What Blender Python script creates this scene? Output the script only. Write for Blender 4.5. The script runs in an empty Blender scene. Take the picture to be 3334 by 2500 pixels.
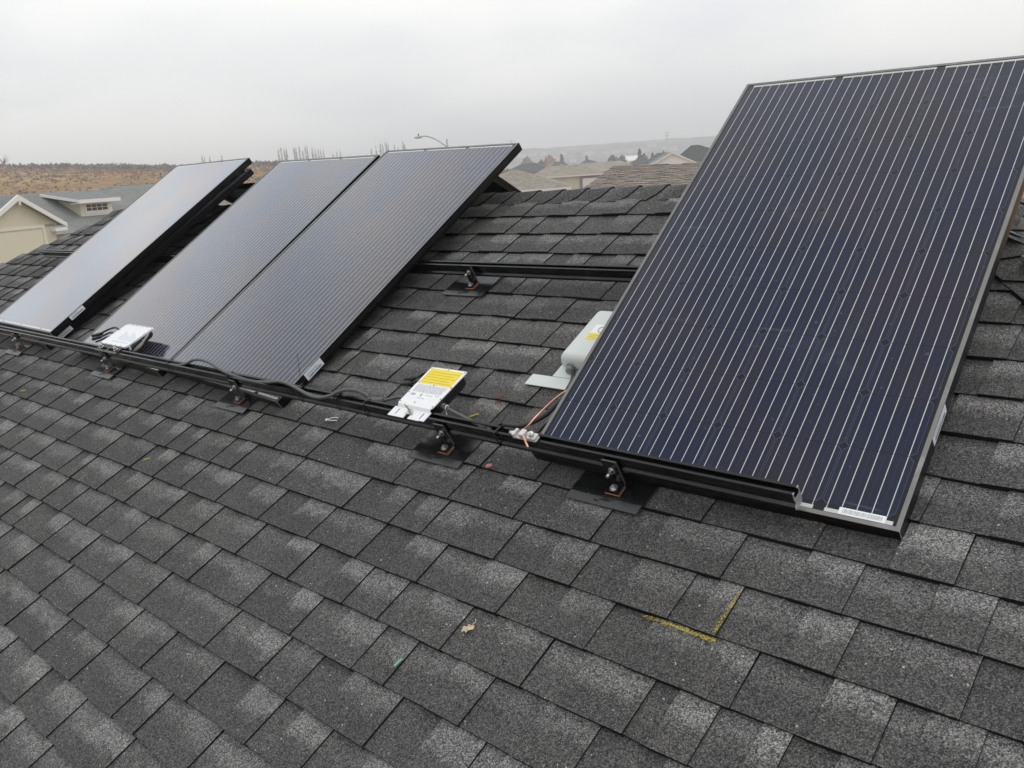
import bpy, math, random
from mathutils import Vector, Matrix
R = math.radians
random.seed(7)
SC = bpy.context.scene
COL = SC.collection

# ------------------------------------------------------------------ camera, sky, sun, exposure
CAM_POS = Vector((1.096, -1.71512, 0.85533))
cam = bpy.data.cameras.new('camera')
cam_o = bpy.data.objects.new('camera', cam); COL.objects.link(cam_o)
cam.sensor_width = 36.0; cam.sensor_fit = 'HORIZONTAL'
cam.lens = 2870.0 / 3334.0 * 36.0
cam.clip_start = 0.05; cam.clip_end = 12000
xr = Vector((0.73180066, 0.67828658, -0.06629554))
yd = Vector((0.1129564, -0.21664578, -0.96969349))
fw = Vector((-0.67209273, 0.70213383, -0.23515833))
cam_o.matrix_world = Matrix(((xr.x, -yd.x, -fw.x, CAM_POS.x), (xr.y, -yd.y, -fw.y, CAM_POS.y), (xr.z, -yd.z, -fw.z, CAM_POS.z), (0, 0, 0, 1)))
SC.camera = cam_o
SC.view_settings.view_transform = 'Standard'
SC.view_settings.look = 'None'
SC.view_settings.exposure = 0.0
SC.view_settings.gamma = 1.0

SUN_AZ, SUN_EL = R(20), R(52)     # azimuth measured from +Y toward +X
wd = bpy.data.worlds.new('World'); SC.world = wd; wd.use_nodes = True
nt = wd.node_tree; nt.nodes.clear()
out = nt.nodes.new('ShaderNodeOutputWorld')
sky = nt.nodes.new('ShaderNodeTexSky'); sky.sky_type = 'NISHITA'; sky.sun_disc = False
sky.sun_elevation = SUN_EL; sky.sun_rotation = SUN_AZ; sky.dust_density = 4
bg1 = nt.nodes.new('ShaderNodeBackground'); bg1.inputs['Strength'].default_value = 0.1
nt.links.new(sky.outputs[0], bg1.inputs['Color'])
tc = nt.nodes.new('ShaderNodeTexCoord')
mp = nt.nodes.new('ShaderNodeMapping'); mp.inputs['Scale'].default_value = (1.0, 1.0, 3.2)
nt.links.new(tc.outputs['Generated'], mp.inputs['Vector'])
nz = nt.nodes.new('ShaderNodeTexNoise'); nz.inputs['Scale'].default_value = 1.9; nz.inputs['Detail'].default_value = 5
nz.inputs['Roughness'].default_value = 0.45
nt.links.new(mp.outputs[0], nz.inputs['Vector'])
cr = nt.nodes.new('ShaderNodeValToRGB')
cr.color_ramp.elements[0].position = 0.36; cr.color_ramp.elements[0].color = (0.74, 0.79, 0.87, 1)
cr.color_ramp.elements[1].position = 0.60; cr.color_ramp.elements[1].color = (1.12, 1.12, 1.09, 1)
nt.links.new(nz.outputs['Fac'], cr.inputs['Fac'])
sz = nt.nodes.new('ShaderNodeSeparateXYZ'); nt.links.new(tc.outputs['Generated'], sz.inputs[0])
gr = nt.nodes.new('ShaderNodeValToRGB')          # the cloud deck is a little duller towards the horizon
gr.color_ramp.elements[0].position = 0.0; gr.color_ramp.elements[0].color = (0.90, 0.90, 0.905, 1)
gr.color_ramp.elements[1].position = 0.22; gr.color_ramp.elements[1].color = (1.08, 1.08, 1.08, 1)
nt.links.new(sz.outputs['Z'], gr.inputs['Fac'])
ml = nt.nodes.new('ShaderNodeMix'); ml.data_type = 'RGBA'; ml.blend_type = 'MULTIPLY'; ml.inputs[0].default_value = 1.0
nt.links.new(cr.outputs[0], ml.inputs[6]); nt.links.new(gr.outputs[0], ml.inputs[7])
bg2 = nt.nodes.new('ShaderNodeBackground'); bg2.inputs['Strength'].default_value = 1.03
nt.links.new(ml.outputs[2], bg2.inputs['Color'])
mx = nt.nodes.new('ShaderNodeMixShader'); mx.inputs['Fac'].default_value = 0.93
nt.links.new(bg1.outputs[0], mx.inputs[1]); nt.links.new(bg2.outputs[0], mx.inputs[2])
nt.links.new(mx.outputs[0], out.inputs['Surface'])

sl = bpy.data.lights.new('sun', 'SUN'); sl.energy = 0.8; sl.angle = R(30); sl.color = (1.0, 0.97, 0.93)
so = bpy.data.objects.new('sun', sl); COL.objects.link(so)
sd = Vector((math.sin(SUN_AZ) * math.cos(SUN_EL), math.cos(SUN_AZ) * math.cos(SUN_EL), math.sin(SUN_EL)))
so.rotation_euler = sd.to_track_quat('Z', 'Y').to_euler()
so.location = (0, 0, 60)

# ------------------------------------------------------------------ helpers
TH = R(28)
RF = Matrix.Rotation(TH, 4, 'X')          # roof frame: x along the eave, y up the slope, z off the roof


class MB:
    def __init__(s):
        s.v = []; s.f = []; s.m = []; s.uv = []; s.col = []; s.smooth = []

    def vert(s, p):
        s.v.append(tuple(p)); return len(s.v) - 1

    def face(s, ids, m=0, uv=None, col=None, sm=False):
        s.f.append(tuple(ids)); s.m.append(m); s.uv.append(uv); s.col.append(col); s.smooth.append(sm)

    def quad(s, a, b, c, d, m=0, uv=None, col=None):
        i = len(s.v); s.v += [tuple(a), tuple(b), tuple(c), tuple(d)]
        s.face((i, i + 1, i + 2, i + 3), m, uv, col)

    def poly(s, pts, m=0):
        i = len(s.v); s.v += [tuple(p) for p in pts]
        s.face(tuple(range(i, i + len(pts))), m)

    def box(s, x0, x1, y0, y1, z0, z1, m=0, b=0.0, M=None):
        if b <= 0:
            p = [(x0, y0, z0), (x1, y0, z0), (x1, y1, z0), (x0, y1, z0), (x0, y0, z1), (x1, y0, z1), (x1, y1, z1), (x0, y1, z1)]
            if M is not None: p = [tuple(M @ Vector(q)) for q in p]
            i = len(s.v); s.v += p
            for q in ((0, 3, 2, 1), (4, 5, 6, 7), (0, 1, 5, 4), (1, 2, 6, 5), (2, 3, 7, 6), (3, 0, 4, 7)):
                s.face([i + k for k in q], m)
            return
        # box with a chamfer all round
        def ring(z, o):
            return [(x0 + b + o, y0 + o, z), (x1 - b - o, y0 + o, z), (x1 - o, y0 + b + o, z), (x1 - o, y1 - b - o, z),
                    (x1 - b - o, y1 - o, z), (x0 + b + o, y1 - o, z), (x0 + o, y1 - b - o, z), (x0 + o, y0 + b + o, z)]
        k = b * 0.6
        rings = [ring(z0, k * .7), ring(z0 + k, 0), ring(z1 - k, 0), ring(z1, k * .7)]
        i = len(s.v)
        for r in rings:
            s.v += [tuple(M @ Vector(q)) if M is not None else q for q in r]
        for r in range(3):
            for k2 in range(8):
                s.face((i + r * 8 + k2, i + r * 8 + (k2 + 1) % 8, i + (r + 1) * 8 + (k2 + 1) % 8, i + (r + 1) * 8 + k2), m)
        s.face([i + k2 for k2 in range(7, -1, -1)], m); s.face([i + 24 + k2 for k2 in range(8)], m)

    def tube(s, pts, r, n=8, m=0, cap=True):
        pts = [Vector(p) for p in pts]
        rr = r if isinstance(r, (list, tuple)) else [r] * len(pts)
        base = len(s.v); ref = None
        for i, p in enumerate(pts):
            t = (pts[min(i + 1, len(pts) - 1)] - pts[max(i - 1, 0)])
            t = t.normalized() if t.length > 1e-9 else Vector((0, 0, 1))
            if ref is None:
                ref = t.orthogonal().normalized()
            ref = (ref - t * ref.dot(t))
            ref = ref.normalized() if ref.length > 1e-6 else t.orthogonal().normalized()
            bn = t.cross(ref)
            for k in range(n):
                a = 2 * math.pi * k / n
                s.v.append(tuple(p + (ref * math.cos(a) + bn * math.sin(a)) * rr[i]))
        for i in range(len(pts) - 1):
            for k in range(n):
                a = base + i * n + k; b = base + i * n + (k + 1) % n
                s.face((a, b, b + n, a + n), m, sm=(n > 6))
        if cap:
            s.face([base + k for k in range(n - 1, -1, -1)], m)
            e = base + (len(pts) - 1) * n
            s.face([e + k for k in range(n)], m)

    def prism(s, prof, x0, x1, m=0, mcap=None):
        """profile in (y,z), extruded along x"""
        i = len(s.v); n = len(prof)
        s.v += [(x0, a, b) for a, b in prof] + [(x1, a, b) for a, b in prof]
        for k in range(n):
            s.face((i + (k + 1) % n, i + k, i + n + k, i + n + (k + 1) % n), m)
        s.face([i + k for k in range(n)], m if mcap is None else mcap)
        s.face([i + n + k for k in range(n - 1, -1, -1)], m if mcap is None else mcap)

    def build(s, name, mats, parent=None, loc=None, rot=None, M=None):
        me = bpy.data.meshes.new(name)
        me.from_pydata(s.v, [], s.f)
        if not isinstance(mats, (list, tuple)): mats = [mats]
        for q in mats: me.materials.append(q)
        me.polygons.foreach_set('material_index', s.m)
        me.polygons.foreach_set('use_smooth', s.smooth)
        if any(u is not None for u in s.uv):
            ul = me.uv_layers.new(name='UVMap'); k = 0
            flat = []
            for f, u in zip(s.f, s.uv):
                for j in range(len(f)):
                    flat += list(u[j]) if u is not None else [0, 0]
            ul.data.foreach_set('uv', flat)
        if any(c is not None for c in s.col):
            ca = me.color_attributes.new('tab', 'FLOAT_COLOR', 'CORNER'); flat = []
            for f, c in zip(s.f, s.col):
                c = c or (0.5, 0.5, 0.5)
                for j in range(len(f)): flat += [c[0], c[1], c[2], 1.0]
            ca.data.foreach_set('color', flat)
        me.update()
        o = bpy.data.objects.new(name, me); COL.objects.link(o)
        if parent is not None: o.parent = parent
        if M is not None: o.matrix_local = M
        if loc is not None: o.location = loc
        if rot is not None: o.rotation_euler = rot
        return o


def tag(o, label=None, cat=None, group=None, kind=None):
    if label: o['label'] = label
    if cat: o['category'] = cat
    if group: o['group'] = group
    if kind: o['kind'] = kind
    return o


def thing(name, label, cat, M=None, loc=None, group=None):
    o = bpy.data.objects.new(name, None); COL.objects.link(o); o.empty_display_size = 0.1
    if M is not None: o.matrix_world = M
    if loc is not None: o.location = loc
    return tag(o, label, cat, group)


def dup(root, M, label):
    r = root.copy(); COL.objects.link(r); r.matrix_world = M; r['label'] = label
    for ch in list(root.children):
        c = ch.copy(); COL.objects.link(c); c.parent = r; c.matrix_parent_inverse = ch.matrix_parent_inverse.copy()
        for g in list(ch.children):
            d = g.copy(); COL.objects.link(d); d.parent = c
    return r


def roofM(u, v, n, rv=None):
    M = RF @ Matrix.Translation((u, v, n))
    if rv is not None:
        a = Vector(rv); ang = a.length
        M = M @ Matrix.Rotation(ang, 4, a.normalized())
    return M


def smooth_path(pts, seg=6):
    P = [Vector(p) for p in pts]; out = []
    for i in range(len(P) - 1):
        p0 = P[max(i - 1, 0)]; p1 = P[i]; p2 = P[i + 1]; p3 = P[min(i + 2, len(P) - 1)]
        for k in range(seg):
            t = k / seg
            out.append(0.5 * ((2 * p1) + (p2 - p0) * t + (2 * p0 - 5 * p1 + 4 * p2 - p3) * t * t + (3 * p1 - p0 - 3 * p2 + p3) * t ** 3))
    out.append(P[-1]); return out


# ------------------------------------------------------------------ materials
class NT:
    def __init__(s, name):
        s.mat = bpy.data.materials.new(name); s.mat.use_nodes = True
        s.t = s.mat.node_tree; s.b = s.t.nodes['Principled BSDF']

    def n(s, typ, **kw):
        q = s.t.nodes.new(typ)
        for k, v in kw.items():
            if k.startswith('i_'):
                q.inputs[k[2:].replace('_', ' ')].default_value = v
            else: setattr(q, k, v)
        return q

    def l(s, a, b): s.t.links.new(a, b)

    def math(s, op, a, b=None, c=None, clamp=False):
        q = s.t.nodes.new('ShaderNodeMath'); q.operation = op; q.use_clamp = clamp
        for i, x in enumerate((a, b, c)):
            if x is None: continue
            if isinstance(x, (int, float)): q.inputs[i].default_value = x
            else: s.l(x, q.inputs[i])
        return q.outputs[0]

    def mix(s, f, a, b, blend='MIX'):
        q = s.t.nodes.new('ShaderNodeMix'); q.data_type = 'RGBA'; q.blend_type = blend
        for idx, x in ((0, f), (6, a), (7, b)):
            if isinstance(x, (int, float)): q.inputs[idx].default_value = x
            elif isinstance(x, tuple): q.inputs[idx].default_value = (*x, 1) if len(x) == 3 else x
            else: s.l(x, q.inputs[idx])
        return q.outputs[2]

    def noise(s, vec, scale, detail=3, rough=0.5):
        q = s.n('ShaderNodeTexNoise'); q.inputs['Scale'].default_value = scale; q.inputs['Detail'].default_value = detail
        q.inputs['Roughness'].default_value = rough
        if vec is not None: s.l(vec, q.inputs['Vector'])
        return q.outputs['Fac']

    def smooth(s, x, lo, hi):
        q = s.n('ShaderNodeMapRange'); q.interpolation_type = 'SMOOTHSTEP'
        q.inputs['From Min'].default_value = lo; q.inputs['From Max'].default_value = hi
        s.l(x, q.inputs['Value']); return q.outputs[0]

    def obj(s):
        return s.n('ShaderNodeTexCoord').outputs['Object']

    def set(s, **kw):
        for k, v in kw.items():
            k = k.replace('_', ' ')
            if isinstance(v, (int, float)): s.b.inputs[k].default_value = v
            elif isinstance(v, tuple): s.b.inputs[k].default_value = (*v, 1) if len(v) == 3 else v
            else: s.l(v, s.b.inputs[k])
        return s.mat

    def bump(s, h, strength=0.3, dist=0.001):
        q = s.n('ShaderNodeBump'); q.inputs['Strength'].default_value = strength; q.inputs['Distance'].default_value = dist
        s.l(h, q.inputs['Height']); s.l(q.outputs[0], s.b.inputs['Normal'])


def plain(name, col, rough=0.6, metal=0.0, var=0.12, scale=20, spec=0.5, bump=0.0):
    m = NT(name); o = m.obj()
    f = m.noise(o, scale, 4)
    c = m.mix(f, tuple(x * (1 - var) for x in col), tuple(min(1, x * (1 + var)) for x in col))
    rf = m.math('ADD', m.math('MULTIPLY', m.noise(o, scale * 2.3, 2), 0.2), rough - 0.1)
    m.set(Base_Color=c, Roughness=rf, Metallic=metal, Specular_IOR_Level=spec)
    if bump: m.bump(f, bump, 0.01)
    return m.mat


def shingle_material(name='asphalt_granules', gran=470.0):
    m = NT(name); o = m.obj()
    at = m.n('ShaderNodeAttribute', attribute_name='tab'); sep = m.n('ShaderNodeSeparateColor'); m.l(at.outputs['Color'], sep.inputs[0])
    uv = m.n('ShaderNodeUVMap'); su = m.n('ShaderNodeSeparateXYZ'); m.l(uv.outputs[0], su.inputs[0])
    t = su.outputs['Y']
    nlow = m.noise(o, 22, 4, 0.6)
    tt = m.math('ADD', m.math('ADD', t, m.math('MULTIPLY', m.math('SUBTRACT', nlow, 0.5), 0.65)), m.math('MULTIPLY', m.math('SUBTRACT', sep.outputs[2], .5), .22))
    # the colour band dyed into the upper half of the tabs
    light = m.math('MULTIPLY', m.smooth(tt, 0.38, 0.74), sep.outputs[1])
    base = m.mix(sep.outputs[0], (0.057, 0.057, 0.0575), (0.086, 0.085, 0.083))
    col = m.mix(light, base, (0.20, 0.20, 0.196))
    stain = m.smooth(m.noise(o, 1.3, 3), 0.35, 0.75)
    col = m.mix(m.math('MULTIPLY', stain, 0.22), col, (0.10, 0.092, 0.08))
    v1 = m.n('ShaderNodeTexVoronoi'); v1.inputs['Scale'].default_value = gran; m.l(o, v1.inputs['Vector'])
    sc = m.n('ShaderNodeSeparateColor'); m.l(v1.outputs['Color'], sc.inputs[0])
    v2 = m.n('ShaderNodeTexVoronoi'); v2.inputs['Scale'].default_value = gran * 0.62; m.l(o, v2.inputs['Vector'])
    sc2 = m.n('ShaderNodeSeparateColor'); m.l(v2.outputs['Color'], sc2.inputs[0])
    g = m.math('ADD', m.math('MULTIPLY', m.math('POWER', sc.outputs[0], 2.4), 2.0), m.math('MULTIPLY', m.math('POWER', sc2.outputs[1], 1.5), 0.8))
    g = m.math('ADD', g, 0.17)
    cg = m.n('ShaderNodeVectorMath', operation='SCALE'); m.l(col, cg.inputs[0]); m.l(g, cg.inputs['Scale'])
    tint = m.mix(0.10, (1, 1, 1), v1.outputs['Color'])
    c2 = m.mix(1.0, cg.outputs[0], tint, 'MULTIPLY')
    spk = m.math('GREATER_THAN', sc2.outputs[2], 0.9985)
    c3 = m.mix(m.math('MULTIPLY', spk, 0.8), c2, (0.55, 0.54, 0.50))
    m.set(Base_Color=c3, Roughness=0.82, Specular_IOR_Level=0.35)
    m.bump(m.math('ADD', sc.outputs[0], sc2.outputs[0]), 0.55, 0.0018)
    return m.mat


MSH = shingle_material()
MEDGE = plain('asphalt_cut_edge', (0.012, 0.012, 0.012), 0.8, spec=0.2)
MSHPLAIN = plain('distant_shingle_sheet', (0.085, 0.085, 0.083), 0.85, scale=60, var=0.4)


def metal_black(name='black_anodised', col=(0.042, 0.042, 0.043), rough=0.25):
    m = NT(name); o = m.obj()
    mp2 = m.n('ShaderNodeMapping'); mp2.inputs['Scale'].default_value = (1.5, 90, 90); m.l(o, mp2.inputs['Vector'])
    f = m.noise(mp2.outputs[0], 3, 3)
    g = m.noise(o, 9, 5, 0.65)
    c = m.mix(m.smooth(g, 0.5, 0.8), col, tuple(x * 1.6 for x in col))
    m.set(Base_Color=c, Roughness=m.math('ADD', m.math('MULTIPLY', f, 0.22), rough - 0.11), Metallic=0.95)
    m.bump(f, 0.05, 0.0005)
    return m.mat


MBLK = metal_black()
MFRAME = metal_black('frame_anodised_lit', (0.21, 0.21, 0.205), 0.38)  # frame lips: the sky's reflection is put into this paler colour
MSIDE = metal_black('frame_anodised_shaded', (0.022, 0.022, 0.023), 0.30)  # same anodising on the outer sides, their shade put into the darker colour
MWORNLIT = plain('worn_lit_black_edge', (0.09, 0.09, 0.09), 0.35, scale=200, var=.5)  # worn bracket edges, with the light they catch painted in as grey
MCUT = plain('cut_aluminium', (0.62, 0.62, 0.62), 0.4, 0.8, scale=80)
MSTEEL = plain('stainless_steel', (0.62, 0.61, 0.58), 0.28, 1.0, scale=120)
MORANGE = plain('orange_gasket', (0.42, 0.15, 0.06), 0.7, scale=150, var=0.4)
MWHITE = plain('white_painted_metal', (0.84, 0.85, 0.87), 0.42, scale=30, var=0.04)
MSTICK = plain('white_sticker', (0.80, 0.83, 0.90), 0.55, scale=30, var=0.05)
MINK = plain('grey_ink', (0.30, 0.31, 0.34), 0.6)
MINKD = plain('dark_ink', (0.10, 0.10, 0.12), 0.6)
MYEL = plain('yellow_label', (0.84, 0.66, 0.04), 0.5, scale=25, var=0.08)
MPLAST = plain('black_plastic', (0.008, 0.008, 0.010), 0.42, scale=60, var=0.3)
MCONN = plain('connector_plastic', (0.028, 0.030, 0.033), 0.45, scale=60, var=.3)
MCABLE = plain('grey_black_cable', (0.10, 0.10, 0.102), 0.5, scale=70, var=0.2)
MCABLE2 = plain('black_cable', (0.02, 0.02, 0.021), 0.5, scale=70, var=0.2)
MCOP = plain('bare_copper', (0.74, 0.38, 0.27), 0.35, 0.85, scale=60, var=0.2)
MJB = plain('pale_grey_powder_coat', (0.63, 0.665, 0.645), 0.5, scale=14, var=0.05)
MGLAND = plain('grey_nylon', (0.22, 0.25, 0.26), 0.5, scale=60)
MLUG = plain('tinned_metal', (0.66, 0.65, 0.64), 0.45, 0.35, scale=90, var=0.15)
MRED = plain('dark_red_marks', (0.22, 0.055, 0.04), 0.9)


def flashing_material():
    m = NT('flashing_coating'); o = m.obj()
    g = m.smooth(m.noise(o, 7, 4, 0.6), 0.48, 0.75)
    dust = m.smooth(m.noise(o, 160, 2), 0.66, 0.74)
    c = m.mix(g, (0.006, 0.0065, 0.007), (0.022, 0.024, 0.027)); c = m.mix(m.math('MULTIPLY', dust, 0.25), c, (0.35, 0.35, 0.35))
    m.set(Base_Color=c, Roughness=m.math('ADD', m.math('MULTIPLY', m.noise(o, 12, 3), 0.22), 0.10), Specular_IOR_Level=0.7)
    return m.mat


MFLASH = flashing_material()


def panel_material():
    m = NT('solar_cells_under_glass')
    uv = m.n('ShaderNodeUVMap'); su = m.n('ShaderNodeSeparateXYZ'); m.l(uv.outputs[0], su.inputs[0])
    x, y = su.outputs['X'], su.outputs['Y']
    p = 0.1585
    cx = m.math('DIVIDE', m.math('SUBTRACT', x, 0.0205), p); cy = m.math('DIVIDE', m.math('SUBTRACT', y, 0.0325), p)
    inx = m.math('MULTIPLY', m.math('GREATER_THAN', cx, 0), m.math('LESS_THAN', cx, 6))
    iny = m.math('MULTIPLY', m.math('GREATER_THAN', cy, 0), m.math('LESS_THAN', cy, 10))
    inside = m.math('MULTIPLY', inx, iny)
    fx = m.math('FRACT', cx); fy = m.math('FRACT', cy)
    dx = m.math('ABSOLUTE', m.math('SUBTRACT', fx, 0.5)); dy = m.math('ABSOLUTE', m.math('SUBTRACT', fy, 0.5))
    gap = m.math('MAXIMUM', m.math('GREATER_THAN', dx, 0.4915), m.math('GREATER_THAN', dy, 0.494))
    cham = m.math('GREATER_THAN', m.math('ADD', dx, dy), 0.922)
    back = m.math('MAXIMUM', gap, cham)
    outl = m.math('MAXIMUM', m.math('GREATER_THAN', dx, 0.4835), m.math('GREATER_THAN', m.math('ADD', dx, dy), 0.905))
    # cell index variation
    wn = m.n('ShaderNodeTexWhiteNoise', noise_dimensions='2D')
    cmb = m.n('ShaderNodeCombineXYZ'); m.l(m.math('FLOOR', cx), cmb.inputs[0]); m.l(m.math('FLOOR', cy), cmb.inputs[1]); m.l(cmb.outputs[0], wn.inputs['Vector'])
    cell = m.mix(wn.outputs['Value'], (0.0060, 0.0120, 0.040), (0.0110, 0.0150, 0.040))
    cell = m.mix(m.smooth(m.noise(m.obj(), 2.3, 4, .6), .40, .64), cell, (0.0185, 0.0165, 0.0320))
    dash = m.math('GREATER_THAN', m.math('FRACT', m.math('MULTIPLY', y, 120)), 0.45)
    f5 = m.math('FRACT', m.math('MULTIPLY', fx, 5)); d5 = m.math('ABSOLUTE', m.math('SUBTRACT', f5, 0.5))
    thin = m.math('MULTIPLY', m.math('GREATER_THAN', d5, 0.489), dash)
    cell = m.mix(m.math('MULTIPLY', thin, 0.30), cell, (0.13, 0.15, 0.20))
    cell = m.mix(m.math('MULTIPLY', outl, 0.38), cell, (0.12, 0.15, 0.24))
    c = m.mix(back, cell, (0.006, 0.007, 0.012))
    c = m.mix(inside, (0.010, 0.011, 0.015), c)
    busy = m.math('MULTIPLY', m.math('GREATER_THAN', cy, -0.09), m.math('LESS_THAN', cy, 10.09))
    bus = m.math('MULTIPLY', m.math('MULTIPLY', m.math('LESS_THAN', d5, 0.030), inx), busy)
    bus = m.math('MULTIPLY', bus, m.math('SUBTRACT', 1.0, m.math('MULTIPLY', m.math('GREATER_THAN', dy, 0.492), 0.55)))
    # collecting ribbons at the two short ends
    px = m.math('MULTIPLY', m.math('FRACT', m.math('DIVIDE', cx, 2)), 2)
    top = m.math('MULTIPLY', m.math('GREATER_THAN', cy, 10.06), m.math('LESS_THAN', cy, 10.115))
    top = m.math('MULTIPLY', top, m.math('MULTIPLY', m.math('GREATER_THAN', px, 0.08), m.math('LESS_THAN', px, 1.92)))
    px2 = m.math('MULTIPLY', m.math('FRACT', m.math('DIVIDE', m.math('ADD', cx, 1), 2)), 2)
    bot = m.math('MULTIPLY', m.math('GREATER_THAN', cy, -0.115), m.math('LESS_THAN', cy, -0.055))
    bot = m.math('MULTIPLY', bot, m.math('MULTIPLY', m.math('GREATER_THAN', px2, 0.08), m.math('LESS_THAN', px2, 1.92)))
    rib = m.math('MULTIPLY', m.math('MAXIMUM', top, bot), inx)
    o = m.obj()
    dull = m.math('ADD', 0.75, m.math('MULTIPLY', m.noise(o, 3, 2), 0.3))
    c = m.mix(m.math('MULTIPLY', m.math('MAXIMUM', bus, rib), dull), c, (0.66, 0.67, 0.66))
    # handling dust on the glass
    n1 = m.noise(o, 3.2, 5, 0.62); n2 = m.noise(o, 34, 3)
    dust = m.math('MULTIPLY', m.smooth(n1, 0.52, 0.80), m.smooth(n2, 0.3, 0.7))
    c = m.mix(m.math('MULTIPLY', dust, 0.10), c, (0.30, 0.33, 0.38))
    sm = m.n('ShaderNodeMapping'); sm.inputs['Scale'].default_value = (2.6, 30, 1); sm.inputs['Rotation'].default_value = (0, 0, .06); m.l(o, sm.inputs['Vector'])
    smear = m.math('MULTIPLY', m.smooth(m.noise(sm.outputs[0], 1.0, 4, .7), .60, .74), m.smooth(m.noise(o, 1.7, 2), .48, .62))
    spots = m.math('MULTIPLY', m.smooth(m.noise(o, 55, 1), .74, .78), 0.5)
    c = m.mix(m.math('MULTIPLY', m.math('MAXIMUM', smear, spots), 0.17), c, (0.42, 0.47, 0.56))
    c = m.mix(0.010, c, (0.4, 0.42, 0.5))
    m.set(Base_Color=c, Roughness=m.math('ADD', 0.10, m.math('MULTIPLY', dust, 0.25)), IOR=1.3)
    # textured, dusty glass: reflection climbs towards grazing more softly than a clean Fresnel curve
    lw = m.n('ShaderNodeLayerWeight'); lw.inputs['Blend'].default_value = 0.5
    gl = m.n('ShaderNodeBsdfGlossy'); gl.inputs['Roughness'].default_value = 0.10
    cn = m.noise(o, 2.2, 2)
    m.l(m.mix(m.smooth(cn, .4, .6), (0.93, 0.95, 1.0), (1.0, 0.95, 0.95)), gl.inputs['Color'])
    ms = m.n('ShaderNodeMixShader'); m.l(m.math('MINIMUM', m.math('MULTIPLY', m.math('POWER', lw.outputs['Facing'], 6.0), 2.65), 0.47), ms.inputs[0])
    m.l(m.b.outputs[0], ms.inputs[1]); m.l(gl.outputs[0], ms.inputs[2])
    m.l(ms.outputs[0], m.t.nodes['Material Output'].inputs['Surface'])
    return m.mat


MCELL = panel_material()

# ------------------------------------------------------------------ the roof under the camera
EXP = 0.137; VR = 1.56


def lhip(v): return -6.83 + 1.147 * (v - 0.79)


def rhip(v): return 0.16 + (1.52 - v) * 0.883


# where the right edges of the raised tabs fall, course by course, in metres along the eave
JOINTS = {-1: [-4.193, -3.833, -3.568, -3.299, -3.009, -2.724, -0.959, -0.713, -0.455, -0.193, 0.17, 0.443, 0.694], -2: [-4.211, -3.974, -3.743, -3.471, -3.18, -2.899, -2.699, -1.064, -0.842, -0.703, -0.418, -0.163, 0.111, 0.23, 0.704], -3: [-3.522, -3.231, -2.953, -2.604, -2.303, -1.638, -1.364, -1.095, -0.851, -0.591, -0.299, -0.029, 0.241, 0.281, 0.329, 0.6], -4: [-3.316, -3.051, -2.753, -2.612, -2.354, -2.104, -1.831, -1.582, -1.314, -1.026, -0.767, -0.615, -0.375, -0.116, 0.159], -5: [-2.929, -2.622, -2.425, -2.179, -1.888, -1.622, -1.402, -1.109, -0.845, -0.574, -0.45, -0.192, 0.107], -6: [-2.615, -2.308, -2.048, -1.776, -1.512, -1.094, -0.838, -0.381, -0.109], -7: [-2.33, -2.021, -1.772, -1.475, -1.252, -0.987, -0.695], -8: [-2.017, -1.746, -1.475, -1.186, -1.059, -0.8], -9: [-1.608, -1.349, -1.049], 0: [-4.289, -3.694, 0.051, 0.327, 0.616], 10: [-1.791, -1.561, -1.266, -1.006], 9: [-1.847, -1.568, -1.427, -1.19, -0.905], 8: [-1.738, -1.47, -1.22, -0.955], 6: [-1.208, -1.081], 5: [-1.374, -1.083, -0.886], 4: [-1.368, -1.105, -0.858], 3: [-1.065, -0.814], 2: [-0.97, -0.719], 1: [-0.793]}


def course_pieces(k, a, b, rnd, known):
    """alternating (width, raised) pieces from a to b; the known joints are kept, the rest is laid at random"""
    js = sorted(q for q in known.get(k, []) if a < q < b)
    ends = []; x = a - rnd.uniform(0, .1)
    for t in js + [b + .4]:
        while t - x > .40 + rnd.uniform(-.05, .08):
            x += rnd.choice((.15, .2, .22, .25, .28, .3)); ends.append(x)
        if t - x > .03: ends.append(t); x = t
    out = []; x = a - .12
    for e in ends:
        w = e - x; tw = w if w < .07 else w * rnd.uniform(.38, .62)
        if w - tw > .004: out.append((w - tw, False))
        out.append((tw, True)); x = e
    return a - .12, out


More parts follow.
